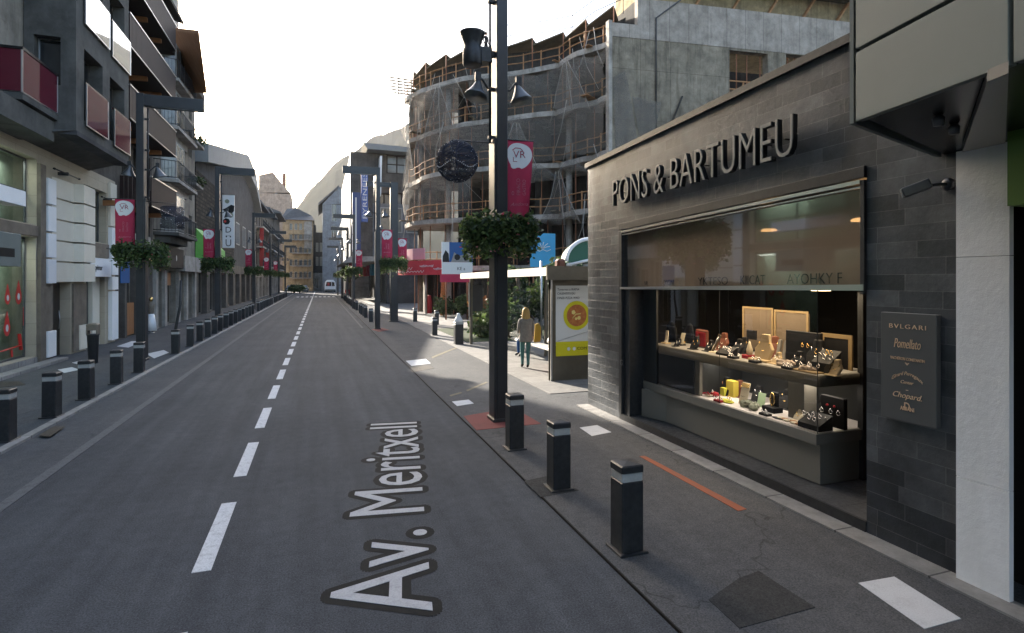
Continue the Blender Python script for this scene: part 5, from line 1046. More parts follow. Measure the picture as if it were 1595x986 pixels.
# wrap balcony
w = MB(); w.prism([(-9,16.93,6.95),(-6.92,16.93,6.95),(-6.92,18.88,6.95),(-9,18.88,6.95)], (0,0,.16)); w.build('balcony_slab', 'grey_render', gb)
w = MB(); w.box(-6.94,-6.92,16.95,18.86,7.15,8.17); p = w.build('balcony_panel', 'magenta_panel', gb); w = MB(); w.box(-6.96,-6.90,16.90,18.88,8.172,8.24); w.box(-9,-6.96,16.90,16.96,8.172,8.24); w.build('handrail', 'soffit_black', p); w = MB(); w.box(-6.945,-6.912,16.91,16.945,7.12,8.17); w.box(-6.945,-6.912,16.945,18.86,7.118,7.148); w.box(-6.945,-6.912,18.86,18.89,7.12,8.17); w.build('trim', 'silver_trim', p)
w = MB(); w.box(-9,-6.95,16.93,16.95,7.15,8.17); w.build('balcony_panel', 'magenta_panel', gb)

for z_, e_ in ((5.95, 20), (3.6, 20)):
    a_ = bpy.data.lights.new('shop_light', 'AREA'); a_.shape = 'RECTANGLE'; a_.size = .3; a_.size_y = 7; a_.energy = e_; a_.color = (.95, 1, .93)
    o_ = bpy.data.objects.new('shop_light', a_); col.objects.link(o_); o_.location = (XL-.62, 16.5, z_)
# ---- brown balcony building
bb = thing('balcony_building', (XL, 29, 0), 'brown building with stacked wooden balconies and overhanging eaves', 'building')
w = MB(); h2 = []
for z0 in (4.6, 6.9, 9.6, 12.2, 14.4): h2 += [(.8+k*1.55, 1.8+k*1.55, z0, z0+1.5 if z0 > 5 else z0+.9) for k in range(3)]
gf = [(.2, 1.2, .05, 3.6), (1.5, 2.7, .05, 3.2), (3.0, 4.6, .05, 3.4)]
holed(w, (XL,26.5,0), UY, UZ, NX, 5.3, 16.6, h2+gf, .3); w.box(XL-8, XL-.32, 26.52, 31.8, .02, 16.6); w.build('wall', 'brown_render', bb)
for h in h2: add_window(bb, (XL,26.5,0), UY, UZ, NX, h, .28, 'mullion', 'dark_pane', .06, 1)
for h in gf: add_window(bb, (XL,26.5,0), UY, UZ, NX, h, .28, 'brown_stone', 'dark_pane', .08, 1)
for z0 in (5.55, 8.45, 11.1, 13.6):
    w = MB(); w.box(XL, -6.62, 24.0 if z0 > 6 else 26.8, 31.0, z0, z0+.14); s_ = w.build('balcony_slab', 'soffit_brown', bb)
    w = MB(); Y0 = 24.0 if z0 > 6 else 26.8
    y = Y0
    while y < 30.95: w.box(-6.64, -6.60, y, y+.135, z0+.02, z0+1.22); y += .158
    for xx in [XL+.15*k for k in range(1, 8)]: w.box(xx-.065, xx+.065, 31.0, 31.03, z0+.02, z0+1.22); w.box(xx-.065, xx+.065, Y0-.03, Y0, z0+.02, z0+1.22)
    w.build('railing_boards', 'wood_brown', s_)
    w = MB(); w.box(-6.67, -6.58, Y0, 31.02, z0+1.225, z0+1.27); w.box(-6.60, -6.575, Y0, 31.02, z0-.0, z0+.035); w.build('railing_trim', 'silver_trim', s_)
    for yy in (25.2, 27.4, 29.6): w = MB(); w.beam((XL, yy, z0-.12), (-6.9, yy, z0-.08), .14, .2); w.build('beam_end', 'orange_wood', s_)
w = MB(); w.prism([(XL-8,24,19.0),(-6.45,24,15.3),(-6.45,24,15.46),(XL-8,24,19.2)], (0,7.9,0)); w.build('roof', 'soffit_brown', bb)
w = MB(); w.box(XL+.02, XL+.25, 27.0, 30.5, 3.75, 4.5); w.build('fascia', 'pale_render', bb)
o = MB(); fy = VX(187, 405, -7.0); o.box(-7.0, -6.97, fy.y, fy.y+1.0, VX(187,441,-7.0).z, fy.z); o = o.build('blue_flag', 'blue_flag'); tag(o, 'plain blue hanging flag sign below the nearest left flower basket', 'sign')
o = MB(); o.box(XL-.2, XL-.05, 27.9, 29.1, .1, 1.5); o.build('display_panel', 'orange_wood', bb)

# ---- bay window building with orange eave
yb = thing('bay_building', (XL, 36, 0), 'grey building with glazed bay windows, railings and a tilted orange brown roof', 'building')
w = MB(); h3 = [(2.4+k*1.9, 3.3+k*1.9, z0, z0+1.7) for z0 in (4.9, 7.6, 10.3, 12.7) for k in (1, 2, 3)]
gf = [(.3, 1.7, .05, 3.1), (2.2, 4.6, .05, 3.0), (5.2, 6.6, .05, 2.9), (7.3, 9.0, .05, 2.9)]
holed(w, (XL,31.8,0), UY, UZ, NX, 9.9, 14.6, h3+gf, .35); w.box(XL-8, XL-.37, 31.82, 41.68, .02, 14.6); w.build('wall', 'beige_render', yb)
for h in h3: add_window(yb, (XL,31.8,0), UY, UZ, NX, h, .3, 'window_frame', 'pale_pane', .06, 1, 1)
for h in gf: add_window(yb, (XL,31.8,0), UY, UZ, NX, h, .33, 'brown_stone', 'dark_pane', .08, 1)
w = MB(); w.box(XL+.01, XL+.45, 31.9, 36.3, 3.15, 4.2); f_ = w.build('fascia', 'soffit_brown', yb); w = MB(); w.box(XL+.01, XL+.5, 36.4, 41, 3.0, 3.9); w.build('fascia', 'pale_render', yb)
w = MB(); w.disc((XL+.455, 34.6, 3.68), .16, (1,0,0), 14, .10); w.build('fascia_emblem', 'poster_white', f_)
w = MB()
for y in (31.85, 33.6, 36.6, 38.6, 41.0): w.box(XL+.005, XL+.14, y, y+.45, .05, 3.0)
w.build('pilasters', 'pale_render', yb)
w = MB(); w.box(XL-.30, XL-.1, 34.3, 35.8, 2.2, 2.9); w.build('lit_sign', 'orange_wood', yb)
for z0 in (4.75, 7.45, 10.15, 12.6):
    w = MB(); w.prism([(XL,31.9,z0),(-6.75,32.3,z0),(-6.75,36.8,z0),(XL,37.4,z0)], (0,0,.16)); w.prism([(XL,32.2,z0-.35),(-7.2,32.5,z0-.35),(-7.2,36.5,z0-.35),(XL,37,z0-.35)], (0,0,.34)); s_ = w.build('balcony_slab', 'pale_render' if z0 > 7 else 'grey_render', yb)
    w = MB(); w.prism([(XL,33.3,z0+.16),(-7.15,33.6,z0+.16),(-7.15,35.5,z0+.16),(XL,35.9,z0+.16)], (0,0,2.2)); bw = w.build('bay_window', 'window_frame', s_)
    w = MB(); w.quad((-7.145,33.7,z0+.5),(-7.145,34.5,z0+.5),(-7.145,34.5,z0+2.2),(-7.145,33.7,z0+2.2)); w.quad((-7.145,34.6,z0+.5),(-7.145,35.4,z0+.5),(-7.145,35.4,z0+2.2),(-7.145,34.6,z0+2.2)); w.quad((XL+.08,33.32,z0+.5),(-7.22,33.555,z0+.5),(-7.22,33.555,z0+2.2),(XL+.08,33.32,z0+2.2)); w.build('bay_pane', 'pale_pane', s_)
    w = MB(); pts = [(XL,31.95),(-6.8,32.35),(-6.8,36.75),(XL,37.3)]
    for i in range(3):
        a, b_ = Vector((*pts[i],0)), Vector((*pts[i+1],0)); L_ = (b_-a).length; k = 0
        for zz in (.25, 1.08): w.tube([a+Vector((0,0,z0+zz)), b_+Vector((0,0,z0+zz))], .022, 6)
        while k*.16 < L_: q = a+(b_-a)*(k*.16/L_); w.tube([q+Vector((0,0,z0+.2)), q+Vector((0,0,z0+1.08))], .010, 4); k += 1
    w.build('railing', 'black_metal', s_)
for zz, yy in ((8.6, 37.8), (11.2, 38.2)):
    w = MB(); w.box(XL, -7.0, yy, yy+2.2, zz-.4, zz-.25); b_ = w.build('flower_balcony', 'pale_render', yb); w = MB(); leaves(w, (-7.1, yy+1.1, zz), .42, 130, .2, .6); w.v = [(x, yy+1.1+(y-yy-1.1)*2.2, z) for x, y, z in w.v]; w.build('plants', 'leaf', b_)
a, b_, c, d = Vector((-5.8,32.0,15.0)), Vector((-5.8,34.1,12.64)), Vector((-7.75,38.6,13.9)), Vector((-7.75,34.6,16.0))
w = MB(); w.prism([a, b_, c, d], (0,-.05,.16)); w.build('roof', 'orange_wood', yb)
w = MB(); w.prism([Vector((XL,31.8,14.6)), Vector((XL,41.7,14.6)), Vector((XL,41.7,14.2)), Vector((XL,31.8,14.2))], (.6,0,.12)); w.prism([(XL-8,31.8,14.6),(XL+.3,31.8,14.6),(XL-4,31.8,16.4)], (0,9.8,0)); w.build('eave', 'soffit_brown', yb)

t = thing('shade_block', (-16, 50, 0), 'added unseen block behind the left row, shading the slate shop wall', 'building'); w = MB(); holed(w, (-12,40,0), UY, UZ, NX, 15.0, 28, [(1+3.5*i, 2.6+3.5*i, 3+3*j, 4.6+3*j) for i in range(4) for j in range(8)], .2); w.box(-21,-12.21,40.01,55.0,0,28); w.prism([(-21,55.0,20.35),(-21,57.2,22.3),(-21,57.2,28),(-21,55.0,28)], (9,0,0)); w.build('wall', 'pale_render', t)  # unseen mass added to shade the shop wall and shape its sun patch
# ---- stone gable building
sb_ = thing('stone_building', (XL, 58, 0), 'dark rubble stone building with wide pale gable fascia', 'building')
gp = [(42.0,10.35),(64.5,13.9),(72,13.3),(78,11.2)]
w = MB(); poly = [(XL,42,3.9),(XL,78,3.9)]+[(XL,y,z) for y, z in reversed(gp)]
w.m = 0; w.quad((XL,42,3.9),(XL,59.5,3.9),(XL,59.5,9.9),(XL,42,9.9)); w.m = 1; w.quad((XL,59.5,3.9),(XL,78,3.9),(XL,78,11.2),(XL,72,13.3),(XL,64.5,13.9),(XL,59.5,13.1),(XL,59.5,9.9)); w.quad((XL,42,9.9),(XL,59.5,9.9),(XL,59.5,13.1),(XL,42,10.35))
w.m = 0; w.quad((XL,42,3.9),(XL-9,42,3.9),(XL-9,42,10.35),(XL,42,10.35)); w.build('wall', ['rubble_stone','dark_grey_render'], sb_)
w = MB(); w.prism([(XL-9,y,z) for y, z in gp]+[(XL-9,78,9),(XL-9,42,9)], (8.9,0,0)); w.build('body', 'dark_grey_render', sb_)
w = MB(); w.prism([(XL-9,42,10.40),(XL-9,64.5,13.96),(XL-9,72,13.36),(XL-9,78.4,11.15),(XL-9,78.4,11.4),(XL-9,72,14.9),(XL-9,64.5,15.6),(XL-9,42,11.65)], (9.75,0,0)); w.build('roof', 'roof_fascia', sb_)
gfh = [(1+k*4.4, 4.2+k*4.4, .05, 3.1) for k in range(8)]
w = MB(); holed(w, (XL,41.7,0), UY, UZ, NX, 36.3, 3.9, gfh, .5); w.box(XL-9, XL-.52, 41.72, 78, .02, 3.88); w.build('ground_wall', 'brown_render', sb_)
for h in gfh: add_window(sb_, (XL,41.7,0), UY, UZ, NX, h, .42, 'brown_stone', 'dark_pane', .1, 2)
for k in range(3): add_window(sb_, (XL+.45,60.5+k*5,6), UY, UZ, NX, (0, 2.4, 0, 2.2), .42, 'window_frame', 'dark_pane', .1, 2)
o = MB(); o.prism([(XL,41.9,5.9),(XL,45.6,5.9),(-6.6,45.6,4.55),(-6.6,41.9,4.55)], (0,0,.06)); o.prism([(-6.6,41.9,3.8),(-6.6,45.6,3.8),(-6.6,45.6,4.61),(-6.6,41.9,4.61)], (.03,0,0)); o.prism([(XL,41.9,5.9),(-6.6,41.9,4.6),(-6.6,41.9,3.8),(XL,41.9,3.8)], (0,.03,0)); o = o.build('shop_awning', 'awning_green'); tag(o, 'bright green shop awning at the start of the stone wall', 'awning')
# white vertical sign on the stone building
t = thing('vertical_sign', (-6.9, 57, 7), 'tall white vertical sign with dark letters and a bird like picture, beside the stone wall', 'sign')
za, zb, Ys = VX(367,388,-6.9).z, VX(367,309,-6.9).z, VX(362,350,-6.9).y
w = MB(); w.box(-7.65, -6.75, Ys, Ys+.15, za, zb); pn = w.build('sign_panel', 'white_plastic', t)
w = MB(); hh = zb-za
for s_, f in (('D', .20), ('c', .135), ('D', .03)): pass
text_mb(w, 'U', (-7.2, Ys-.004, za+.03*hh), NX, UZ, .135*hh, .003, .42, align='CENTER'); text_mb(w, 'n', (-7.2, Ys-.004, za+.20*hh), NX, UZ, .05*hh, .003, .40, align='CENTER'); text_mb(w, 'D', (-7.2, Ys-.004, za+.29*hh), NX, UZ, .11*hh, .003, .42, align='CENTER'); w.build('sign_lettering', 'ink', pn)
w = MB(); w.add([(-7.65,Ys-.006,za+.72*hh),(-7.35,Ys-.006,za+.76*hh),(-7.0,Ys-.006,za+.82*hh),(-6.75,Ys-.006,za+.80*hh),(-6.78,Ys-.006,za+.70*hh),(-7.1,Ys-.006,za+.60*hh),(-7.3,Ys-.006,za+.66*hh)], [(0,1,2,3,4,5,6)]); w.disc((-7.35,Ys-.006,za+.50*hh), .28, (0,-1,0), 7); w.build('sign_picture', 'ink', pn)
w = MB(); w.disc((-7.05,Ys-.008,za+.62*hh), .22, (0,-1,0), 8); w.disc((-7.3,Ys-.008,za+.88*hh), .18, (0,-1,0), 9); w.build('sign_picture_accent', 'green_stone', pn); w = MB(); w.disc((-7.45,Ys-.009,za+.50*hh), .10, (0,-1,0), 7); w.build('sign_picture_spot', 'kiosk_glass_red', pn)

# ---- generic far buildings
def block(name, label, X, y0, y1, Hh, m, side=-1, rows=(), bays=4, ww=1.2, wh=1.6, depth=9, gh=3.4, roof=None, over=.7, pane='dark_pane', fm='window_frame', balc=False, ground='pale_render', frontY=False, shops=True):
    t = thing(name, (X, y0, 0), label, 'building'); n = Vector((-side,0,0)); L_ = y1-y0
    org = Vector((X, y0, gh)); hs = []
    for z in rows:
        for k in range(bays):
            c = L_*(k+.5)/bays; hs.append((c-ww/2, c+ww/2, z-gh, z-gh+wh))
    w = MB(); holed(w, org, UY, UZ, n, L_, Hh-gh, hs, .3)
    xa, xb = sorted((X+side*.33, X+side*depth)); w.box(xa, xb, y0+.01, y1-.01, gh, Hh); w.quad((X,y0,gh),(X+side*.34,y0,gh),(X+side*.34,y0,Hh),(X,y0,Hh))
    w.build('wall', m, t)
    for h in hs: add_window(t, org, UY, UZ, n, h, .28, fm, pane, .09, 1)
    nb = max(1, int(L_/4)); gs_ = [(L_*(k+.12)/nb, L_*(k+.88)/nb, .05, gh-.5) for k in range(nb)]
    w = MB(); holed(w, (X,y0,0), UY, UZ, n, L_, gh, gs_, .4); w.box(xa, xb, y0+.02, y1-.02, .02, gh); w.build('ground_wall', ground, t)
    for h in gs_: add_window(t, (X,y0,0), UY, UZ, n, h, .35, 'mullion', 'dark_pane', .1, 1)
    if balc:
        for z in rows:
            w = MB(); w.box(X, X-side*.9, y0+.4, y1-.4, z-.5, z-.34); s_ = w.build('balcony_slab', 'pale_render', t); w = MB()
            for zz in (z-.3, z+.1, z+.5): w.box(X-side*.86, X-side*.90, y0+.4, y1-.4, zz, zz+.05)
            y = y0+.4
            while y < y1-.4: w.box(X-side*.85, X-side*.91, y, y+.05, z-.34, z+.55); y += .5
            w.build('railing', 'black_metal', s_)
    if roof:
        w = MB(); w.prism([(X-side*over, y0-.4, Hh-.15), (X-side*over, y0-.4, Hh+.12), (X+side*depth*.5, y0-.4, Hh+roof), (X+side*depth, y0-.4, Hh+.12), (X+side*depth, y0-.4, Hh-.15)], (0, L_+.8, 0)); w.build('roof', 'roof_slate', t)
    return t
b1 = block('town_house', 'dark narrow house beyond the stone gable, with red vertical signs', XL, 78.4, 92, 12.6, 'brown_render', -1, (4.6, 7.2, 9.8), 4, balc=True, roof=1.6)
b2 = block('row_house', 'grey brown house in the middle of the far left row', XL, 92.5, 108, 13.4, 'brown_render', -1, (4.8, 7.6, 10.2), 4, balc=True, roof=1.2)
b3 = block('dark_house', 'dark grey house with overhanging eave before the corner block', XL, 108.5, 124, 14.6, 'brown_render', -1, (4.8, 7.6, 10.4), 4, balc=True, roof=2.2, over=1.2)
for X, y, z0, z1, s_ in ((-7.0, 80, 3.9, 9.4, 'tall red vertical sign on the left row, nearer one'), (-7.0, 89, 3.6, 8.0, 'red vertical sign on the left row, farther one')):
    w = MB(); w.box(X-.45, X+.05, y, y+.2, z0, z1); o = w.build('vertical_sign', 'car_red'); tag(o, s_, 'sign')
# corner block facing down the street (mansard)
mb_ = thing('corner_block', (-4, 132, 0), 'cream corner block, warm light put into its colour, with mansard roof and balconies closing the street view', 'building')
def vblock(t, px0, px1, pyT, Y, m, hs_px, depth=14, pane='dark_pane', base=0):
    a, b_ = VY(px0, pyT, Y), VY(px1, pyT, Y); W = b_.x-a.x; hs = []
    for (x0, x1, y0, y1) in hs_px: p, q = VY(x0, y1, Y), VY(x1, y0, Y); hs.append((p.x-a.x, q.x-a.x, p.z-base, q.z-base))
    w = MB(); holed(w, (a.x,Y,base), NX, UZ, -UY, W, a.z-base, hs, .4); w.box(a.x, b_.x, Y+.42, Y+depth, base, a.z)
    w.quad((a.x,Y,base),(a.x,Y+.5,base),(a.x,Y+.5,a.z),(a.x,Y,a.z)); w.quad((b_.x,Y,base),(b_.x,Y+.5,base),(b_.x,Y+.5,a.z),(b_.x,Y,a.z))
    w.build('wall', m, t)
    for h in hs: add_window(t, (a.x,Y,base), NX, UZ, -UY, h, .35, 'window_frame', pane, .12, 1, 0)
    return a, b_
hs = [(x, x+4.5, y, y+10) for y in (348, 365, 384, 404, 423) for x in (451, 458.5, 466, 473.5, 480.5)]
a, b_ = vblock(mb_, 440, 487.5, 342, 132, 'warm_lit_render', hs)
w = MB()
for py in (374, 395, 415, 434):
    p = VY(455, py, 132); q = VY(484, py, 132); w.box(p.x, q.x, 131.0, 132, p.z, p.z+.2)
w.build('balcony_slab', 'pale_render', mb_)
w = MB()
for py in (374, 395, 415, 434):
    p = VY(455, py, 132); q = VY(484, py, 132); x = p.x
    while x < q.x: w.box(x, x+.06, 131.0, 131.06, p.z+.2, p.z+1.1); x += .3
    w.box(p.x, q.x, 130.98, 131.08, p.z+1.1, p.z+1.18)
w.build('railing', 'black_metal', mb_)
w = MB(); w.prism([(a.x-.4,131.4,a.z),(b_.x+.3,131.4,a.z),(b_.x-.3,134,a.z+1.3),(a.x+2.6,134,a.z+3.0),(a.x+.8,134,a.z+2.6)], (0,10,0)); w.build('mansard_roof', 'roof_slate', mb_)
w = MB(); p, q = VY(474,388,131.9), VY(486,345,131.9); w.quad((p.x,131.9,p.z),(q.x,131.9,p.z),(q.x,131.9,q.z),(p.x,131.9,q.z)); w.build('cream_facade_panel', 'pale_render', mb_)
ph = thing('peach_house', (-8, 150, 0), 'tall peach coloured gabled house with chimney rising behind the far left row', 'building')
vblock(ph, 399, 452, 300, 150, 'peach_render', [(404,408,318,330),(428,432,300.5,302)], 14)
q1, q2, q3, q4, q5 = (VY(*p_, 150) for p_ in ((403,300),(403,273),(425,268),(441,288),(452,300)))
w = MB(); w.prism([q1, q2, q3, q4, q5], (0,14,0)); w.build('gable', 'peach_render', ph); q1, q2 = VY(440,300,150.2), VY(445,270,150.2); w = MB(); w.box(q1.x, q2.x, 150.2, 152, q1.z, q2.z); w.build('chimney', 'terracotta', ph)
t = thing('tower_block', (-1, 150, 0), 'dark narrow tower edge right of the warm toned corner block', 'building'); vblock(t, 485.5, 492, 350, 140, 'dark_grey_render', [])
t = thing('grey_gable_house', (2, 122, 0), 'blue grey gabled house at the end of the street', 'building')
a, b_ = vblock(t, 502.5, 560, 318, 122, 'blue_grey_render', [(516.5,524.5,317.5,345), (531,536,319,340), (516,524,352,372), (531,537,352,372)], 20)
p1, p2, p3 = VY(502,318,122), VY(528,291,122), VY(560,300,122); w = MB(); w.prism([p1, p2, p3, VY(560,318,122)], (0,20,0)); w.build('gable', 'blue_grey_render', t); w = MB(); w.prism([p1+Vector((-.8,-.3,-.3)), p2+Vector((0,-.3,0)), p2+Vector((0,-.3,.35)), p1+Vector((-.8,-.3,.15))], (0,20.4,0)); w.build('roof', 'roof_slate', t)
t = thing('shop_block', (0, 138, 0), 'dark low shop block with lit windows at the bend of the road', 'building'); vblock(t, 488, 524, 362, 136, 'dark_grey_render', [(492+i*6, 496+i*6, y, y+14) for y in (378, 400) for i in range(5)], 12, 'pale_pane'); vblock(t, 486, 530, 425, 135.5, 'pale_render', [(490, 497, 433, 450), (503, 517, 433, 450)], 1)
# far plants
for i, (px, py, s_) in enumerate(((457,458,'low shrub by the far left kerb'), (467,457,'second low shrub by the far left kerb'), (546,466,'round clipped tree on the far right pavement'))):
    q = G(px, py); t = thing('shrub', (q.x, q.y, 0), s_, 'plant'); w = MB(); hgt = 1.0 if i < 2 else 3.6
    leaves(w, (q.x, q.y, hgt), 1.2 if i == 2 else .9, 400, .35, 1.2 if i == 2 else .7); w.build('foliage', 'leaf', t); w = MB(); w.tube([(q.x,q.y,0),(q.x,q.y,hgt)], .10, 6, .05); w.build('trunk', 'bark', t)

# ================================================================ RIGHT SIDE: building beyond the site
rb = thing('terrace_building', (5, 59, 0), 'brown topped building with white lit bay and large windows beyond the construction site', 'building')
Yr = 59; pw0 = VY(546,245,Yr); 
holes_px = [(602,635,240,270), (585,612,300,340), (618,634,300,340)]
a = VY(546, 236, Yr); b_ = VY(655, 236, Yr)
w = MB(); hs = [(VY(x0,0,Yr).x-a.x, VY(x1,0,Yr).x-a.x, VY(x0,y1,Yr).z-4.6, VY(x0,y0,Yr).z-4.6) for x0, x1, y0, y1 in holes_px]
holed(w, (a.x,Yr,4.6), NX, UZ, -UY, b_.x-a.x, a.z-4.6, hs, .35); w.box(a.x+.02, b_.x, Yr+.36, Yr+23, 4.6, a.z); w.build('wall', 'brown_render', rb)
for h in hs: add_window(rb, (a.x,Yr,4.6), NX, UZ, -UY, h, .3, 'wood_brown', 'pale_pane', .14, 1, 1)
w = MB(); w.box(a.x-.02, a.x+.01, Yr+.1, Yr+23, 4.9, 15.2); w.build('white_side', 'white_plastic', rb)
w = MB(); w.box(a.x+2.2, b_.x, Yr-.06, Yr-.002, 4.6, 10.4); w.build('lower_cladding', 'blue_grey_render', rb)
add_window(rb, (a.x,Yr-.08,4.6), NX, UZ, -UY, (2.9, 5.2, 2.8, 5.4), -.04, 'window_frame', 'pale_pane', .1, 1); add_window(rb, (a.x,Yr-.08,4.6), NX, UZ, -UY, (5.6, 7.4, 2.8, 5.4), -.04, 'window_frame', 'pale_pane', .1, 1)
w = MB(); p, q, r_ = VY(566,222,Yr-1.5), VY(655,226,Yr-1.5), VY(566,232,Yr-1.5); w.prism([(p.x,Yr-1.5,p.z),(q.x+3,Yr-1.5,p.z-.2),(q.x+3,Yr-1.5,p.z-.65),(p.x+.4,Yr-1.5,p.z-.6)], (0,14,0)); w.build('roof', 'roof_fascia', rb)
w = MB(); w.prism([(a.x,Yr-.4,4.9),(a.x+3.3,Yr-.4,4.9),(a.x+3.3,Yr-.4,4.5),(a.x-.9,Yr-.4,4.2)], (0,20,0)); w.build('canopy', 'pale_render', rb)
w = MB(); w.box(6.6, b_.x+3, Yr+.3, Yr+23, .02, 4.6); w.build('ground_wall', 'dark_grey_render', rb)
for k in range(4): add_window(rb, (6.6,Yr+1+k*5,0), UY, UZ, -NX, (0, 3.8, .1, 3.2), .02, 'window_frame', 'pale_pane', .1, 2)
w = MB(); w.prism([(5.55,57.5,11.0),(5.85,57.5,11.0),(5.95,57.5,15.0),(5.75,57.5,15.0),(5.70,57.5,12.6)], (0,1.6,0)); w.build('white_fin', 'white_plastic', rb)
for x0, x1, y0, y1, m, s_, tx_ in ((549,562,300,418,'navy_sign','dark blue vertical blade sign, left of two','HOTEL'), (563,573,262,345,'royal_sign','brighter blue vertical blade sign with white letters','PYRENEES')):
    p, q = VY(x0,y1,56.5), VY(x1,y0,56.5); t = thing('blade_sign', (p.x, 56.5, p.z), s_, 'sign'); w = MB(); w.box(p.x, q.x, 56.5, 57.2, p.z, q.z); w.build('sign_panel', m, t); w = MB()
    if tx_ != 'HOTEL': text_mb(w, tx_, ((p.x+q.x)/2+.22, 56.49, p.z+.3), UZ, -NX, .42, .005, (q.z-p.z)*.85)
    else: w.box(p.x+.25, p.x+.4, 56.46, 56.498, p.z+.5, q.z-.5)
    w.build('sign_lettering' if tx_ != 'HOTEL' else 'light_bar', 'banner_white', t)
cb2 = block('cream_building', 'cream rounded building beyond the white bay on the right', 3.9, 84, 106, 10.8, 'pale_render', 1, (4.6, 7.4), 4, roof=0)
w = MB(); w.prism([(3.0,83.6,10.6),(8,83.6,12.2),(8,83.6,12.5),(3.0,83.6,10.95)], (0,23,0)); w.build('roof_edge', 'white_plastic', cb2)
w = MB(); w.disc((4.9,83.97,8.3), .45, (0,-1,0), 16); w.build('round_window', 'dark_pane', cb2)
for i, (X, Y, m, s_) in enumerate(((5.6,66,'blue_board','teal shop sign on the right beyond the second pole'), (5.6,72,'banner_red','red shop sign on the far right row'), (5.2,79,'awning_red','red awning low on the far right row'))):
    w = MB(); w.box(X, X+1.0, Y, Y+2.2, 3.0, 4.3); o = w.build('shop_sign', m); tag(o, s_, 'sign')
# vehicles far away
v0 = G(507, 453.5); v0 = Vector((2.0, 118, 0)); t = thing('van', v0, 'white van seen from the front at the far end of the road', 'van')
sub(t, 'body', 'van_white', lambda b: b.prism([(-1.05,0,.35),(1.05,0,.35),(1.05,0,1.3),(.95,0,2.1),(.6,0,2.5),(-.6,0,2.5),(-.95,0,2.1),(-1.05,0,1.3)], (0,5,0)), .05); sub(t, 'windscreen', 'dark_pane', lambda b: b.quad((-.85,-.02,1.25),(.2,-.02,1.25),(.2,-.02,2.1),(-.7,-.02,2.1))); sub(t, 'side_window', 'dark_pane', lambda b: b.quad((.3,-.02,1.25),(.88,-.02,1.25),(.8,-.02,2.0),(.3,-.02,2.1)))
for x in (-.8,.8): sub(t, 'wheel', 'tyre', lambda b: b.lathe([(.33,-.1),(.33,.1)], (x,.8,.33), 14, (1,0,0)))
sub(t, 'bumper', 'car_grey', lambda b: b.box(-1.0,1.0,-.08,-.01,.3,.6)); sub(t, 'mirror', 'car_red', lambda b: b.box(-.6,-.2,-.06,-.03,1.3,1.9))
for i, (x, y, m, s_) in enumerate(((-5.2,112,'car_grey','dark car parked at the far left, left one'), (-3.0,116,'car_grey','dark car at the far end of the left lane'))):
    t = thing('parked_car', (x, y, 0), s_, 'car', 'cars at the far end'); sub(t, 'body', m, lambda b: b.prism([(-.85,0,.3),(.85,0,.3),(.9,0,.8),(.85,0,.95),(-.85,0,.95),(-.9,0,.8)], (0,4,0))); sub(t, 'cabin', 'dark_pane', lambda b: b.prism([(-.78,.9,.95),(.78,.9,.95),(.62,1.5,1.45),(-.62,1.5,1.45)], (0,1.6,0)))
    for a_ in (-.6,.6): sub(t, 'headlight', 'lamp_lens', lambda b: b.box(a_-.15,a_+.15,-.02,0,.6,.75)); sub(t, 'wheel', 'tyre', lambda b: b.lathe([(.31,-.1),(.31,.1)], (a_*1.3,.7,.31), 12, (1,0,0)))
# ================================================================ CONSTRUCTION SITE
cs = thing('construction_building', (12, 36, 0), 'unfinished concrete building with wavy floor slabs, timber guard rails and debris netting', 'building')
F0 = [(15.86,28.6),(15.5,30.0),(14.85,31.0),(14.5,33.0),(13.0,34.1),(10.7,35.75),(9.3,37.0),(7.85,39.1),(7.0,40.7),(6.45,43.0),(6.7,44.6)]
def resamp(pts, step):
    P_ = [Vector((*p,0)) for p in pts]; out = [P_[0]]; acc = 0
    for i in range(len(P_)-1):
        a, b = P_[i], P_[i+1]; L_ = (b-a).length; pos = step-acc
        while pos < L_: out.append(a+(b-a)*(pos/L_)); pos += step
        acc = (acc+L_) % step
    out.append(P_[-1]); return out
def smooth(pts, it=2):
    for _ in range(it):
        q = [pts[0]]
        for i in range(len(pts)-1): a, b = pts[i], pts[i+1]; q += [a*.75+b*.25, a*.25+b*.75]
        q.append(pts[-1]); pts = q
    return pts
F = resamp(F0, .42)
def offs(pts, d):
    out = []
    for i, p in enumerate(pts):
        t = (pts[min(i+1,len(pts)-1)]-pts[max(i-1,0)]).normalized(); out.append(p+Vector((-t.y, t.x, 0))*d*(1))
    return out
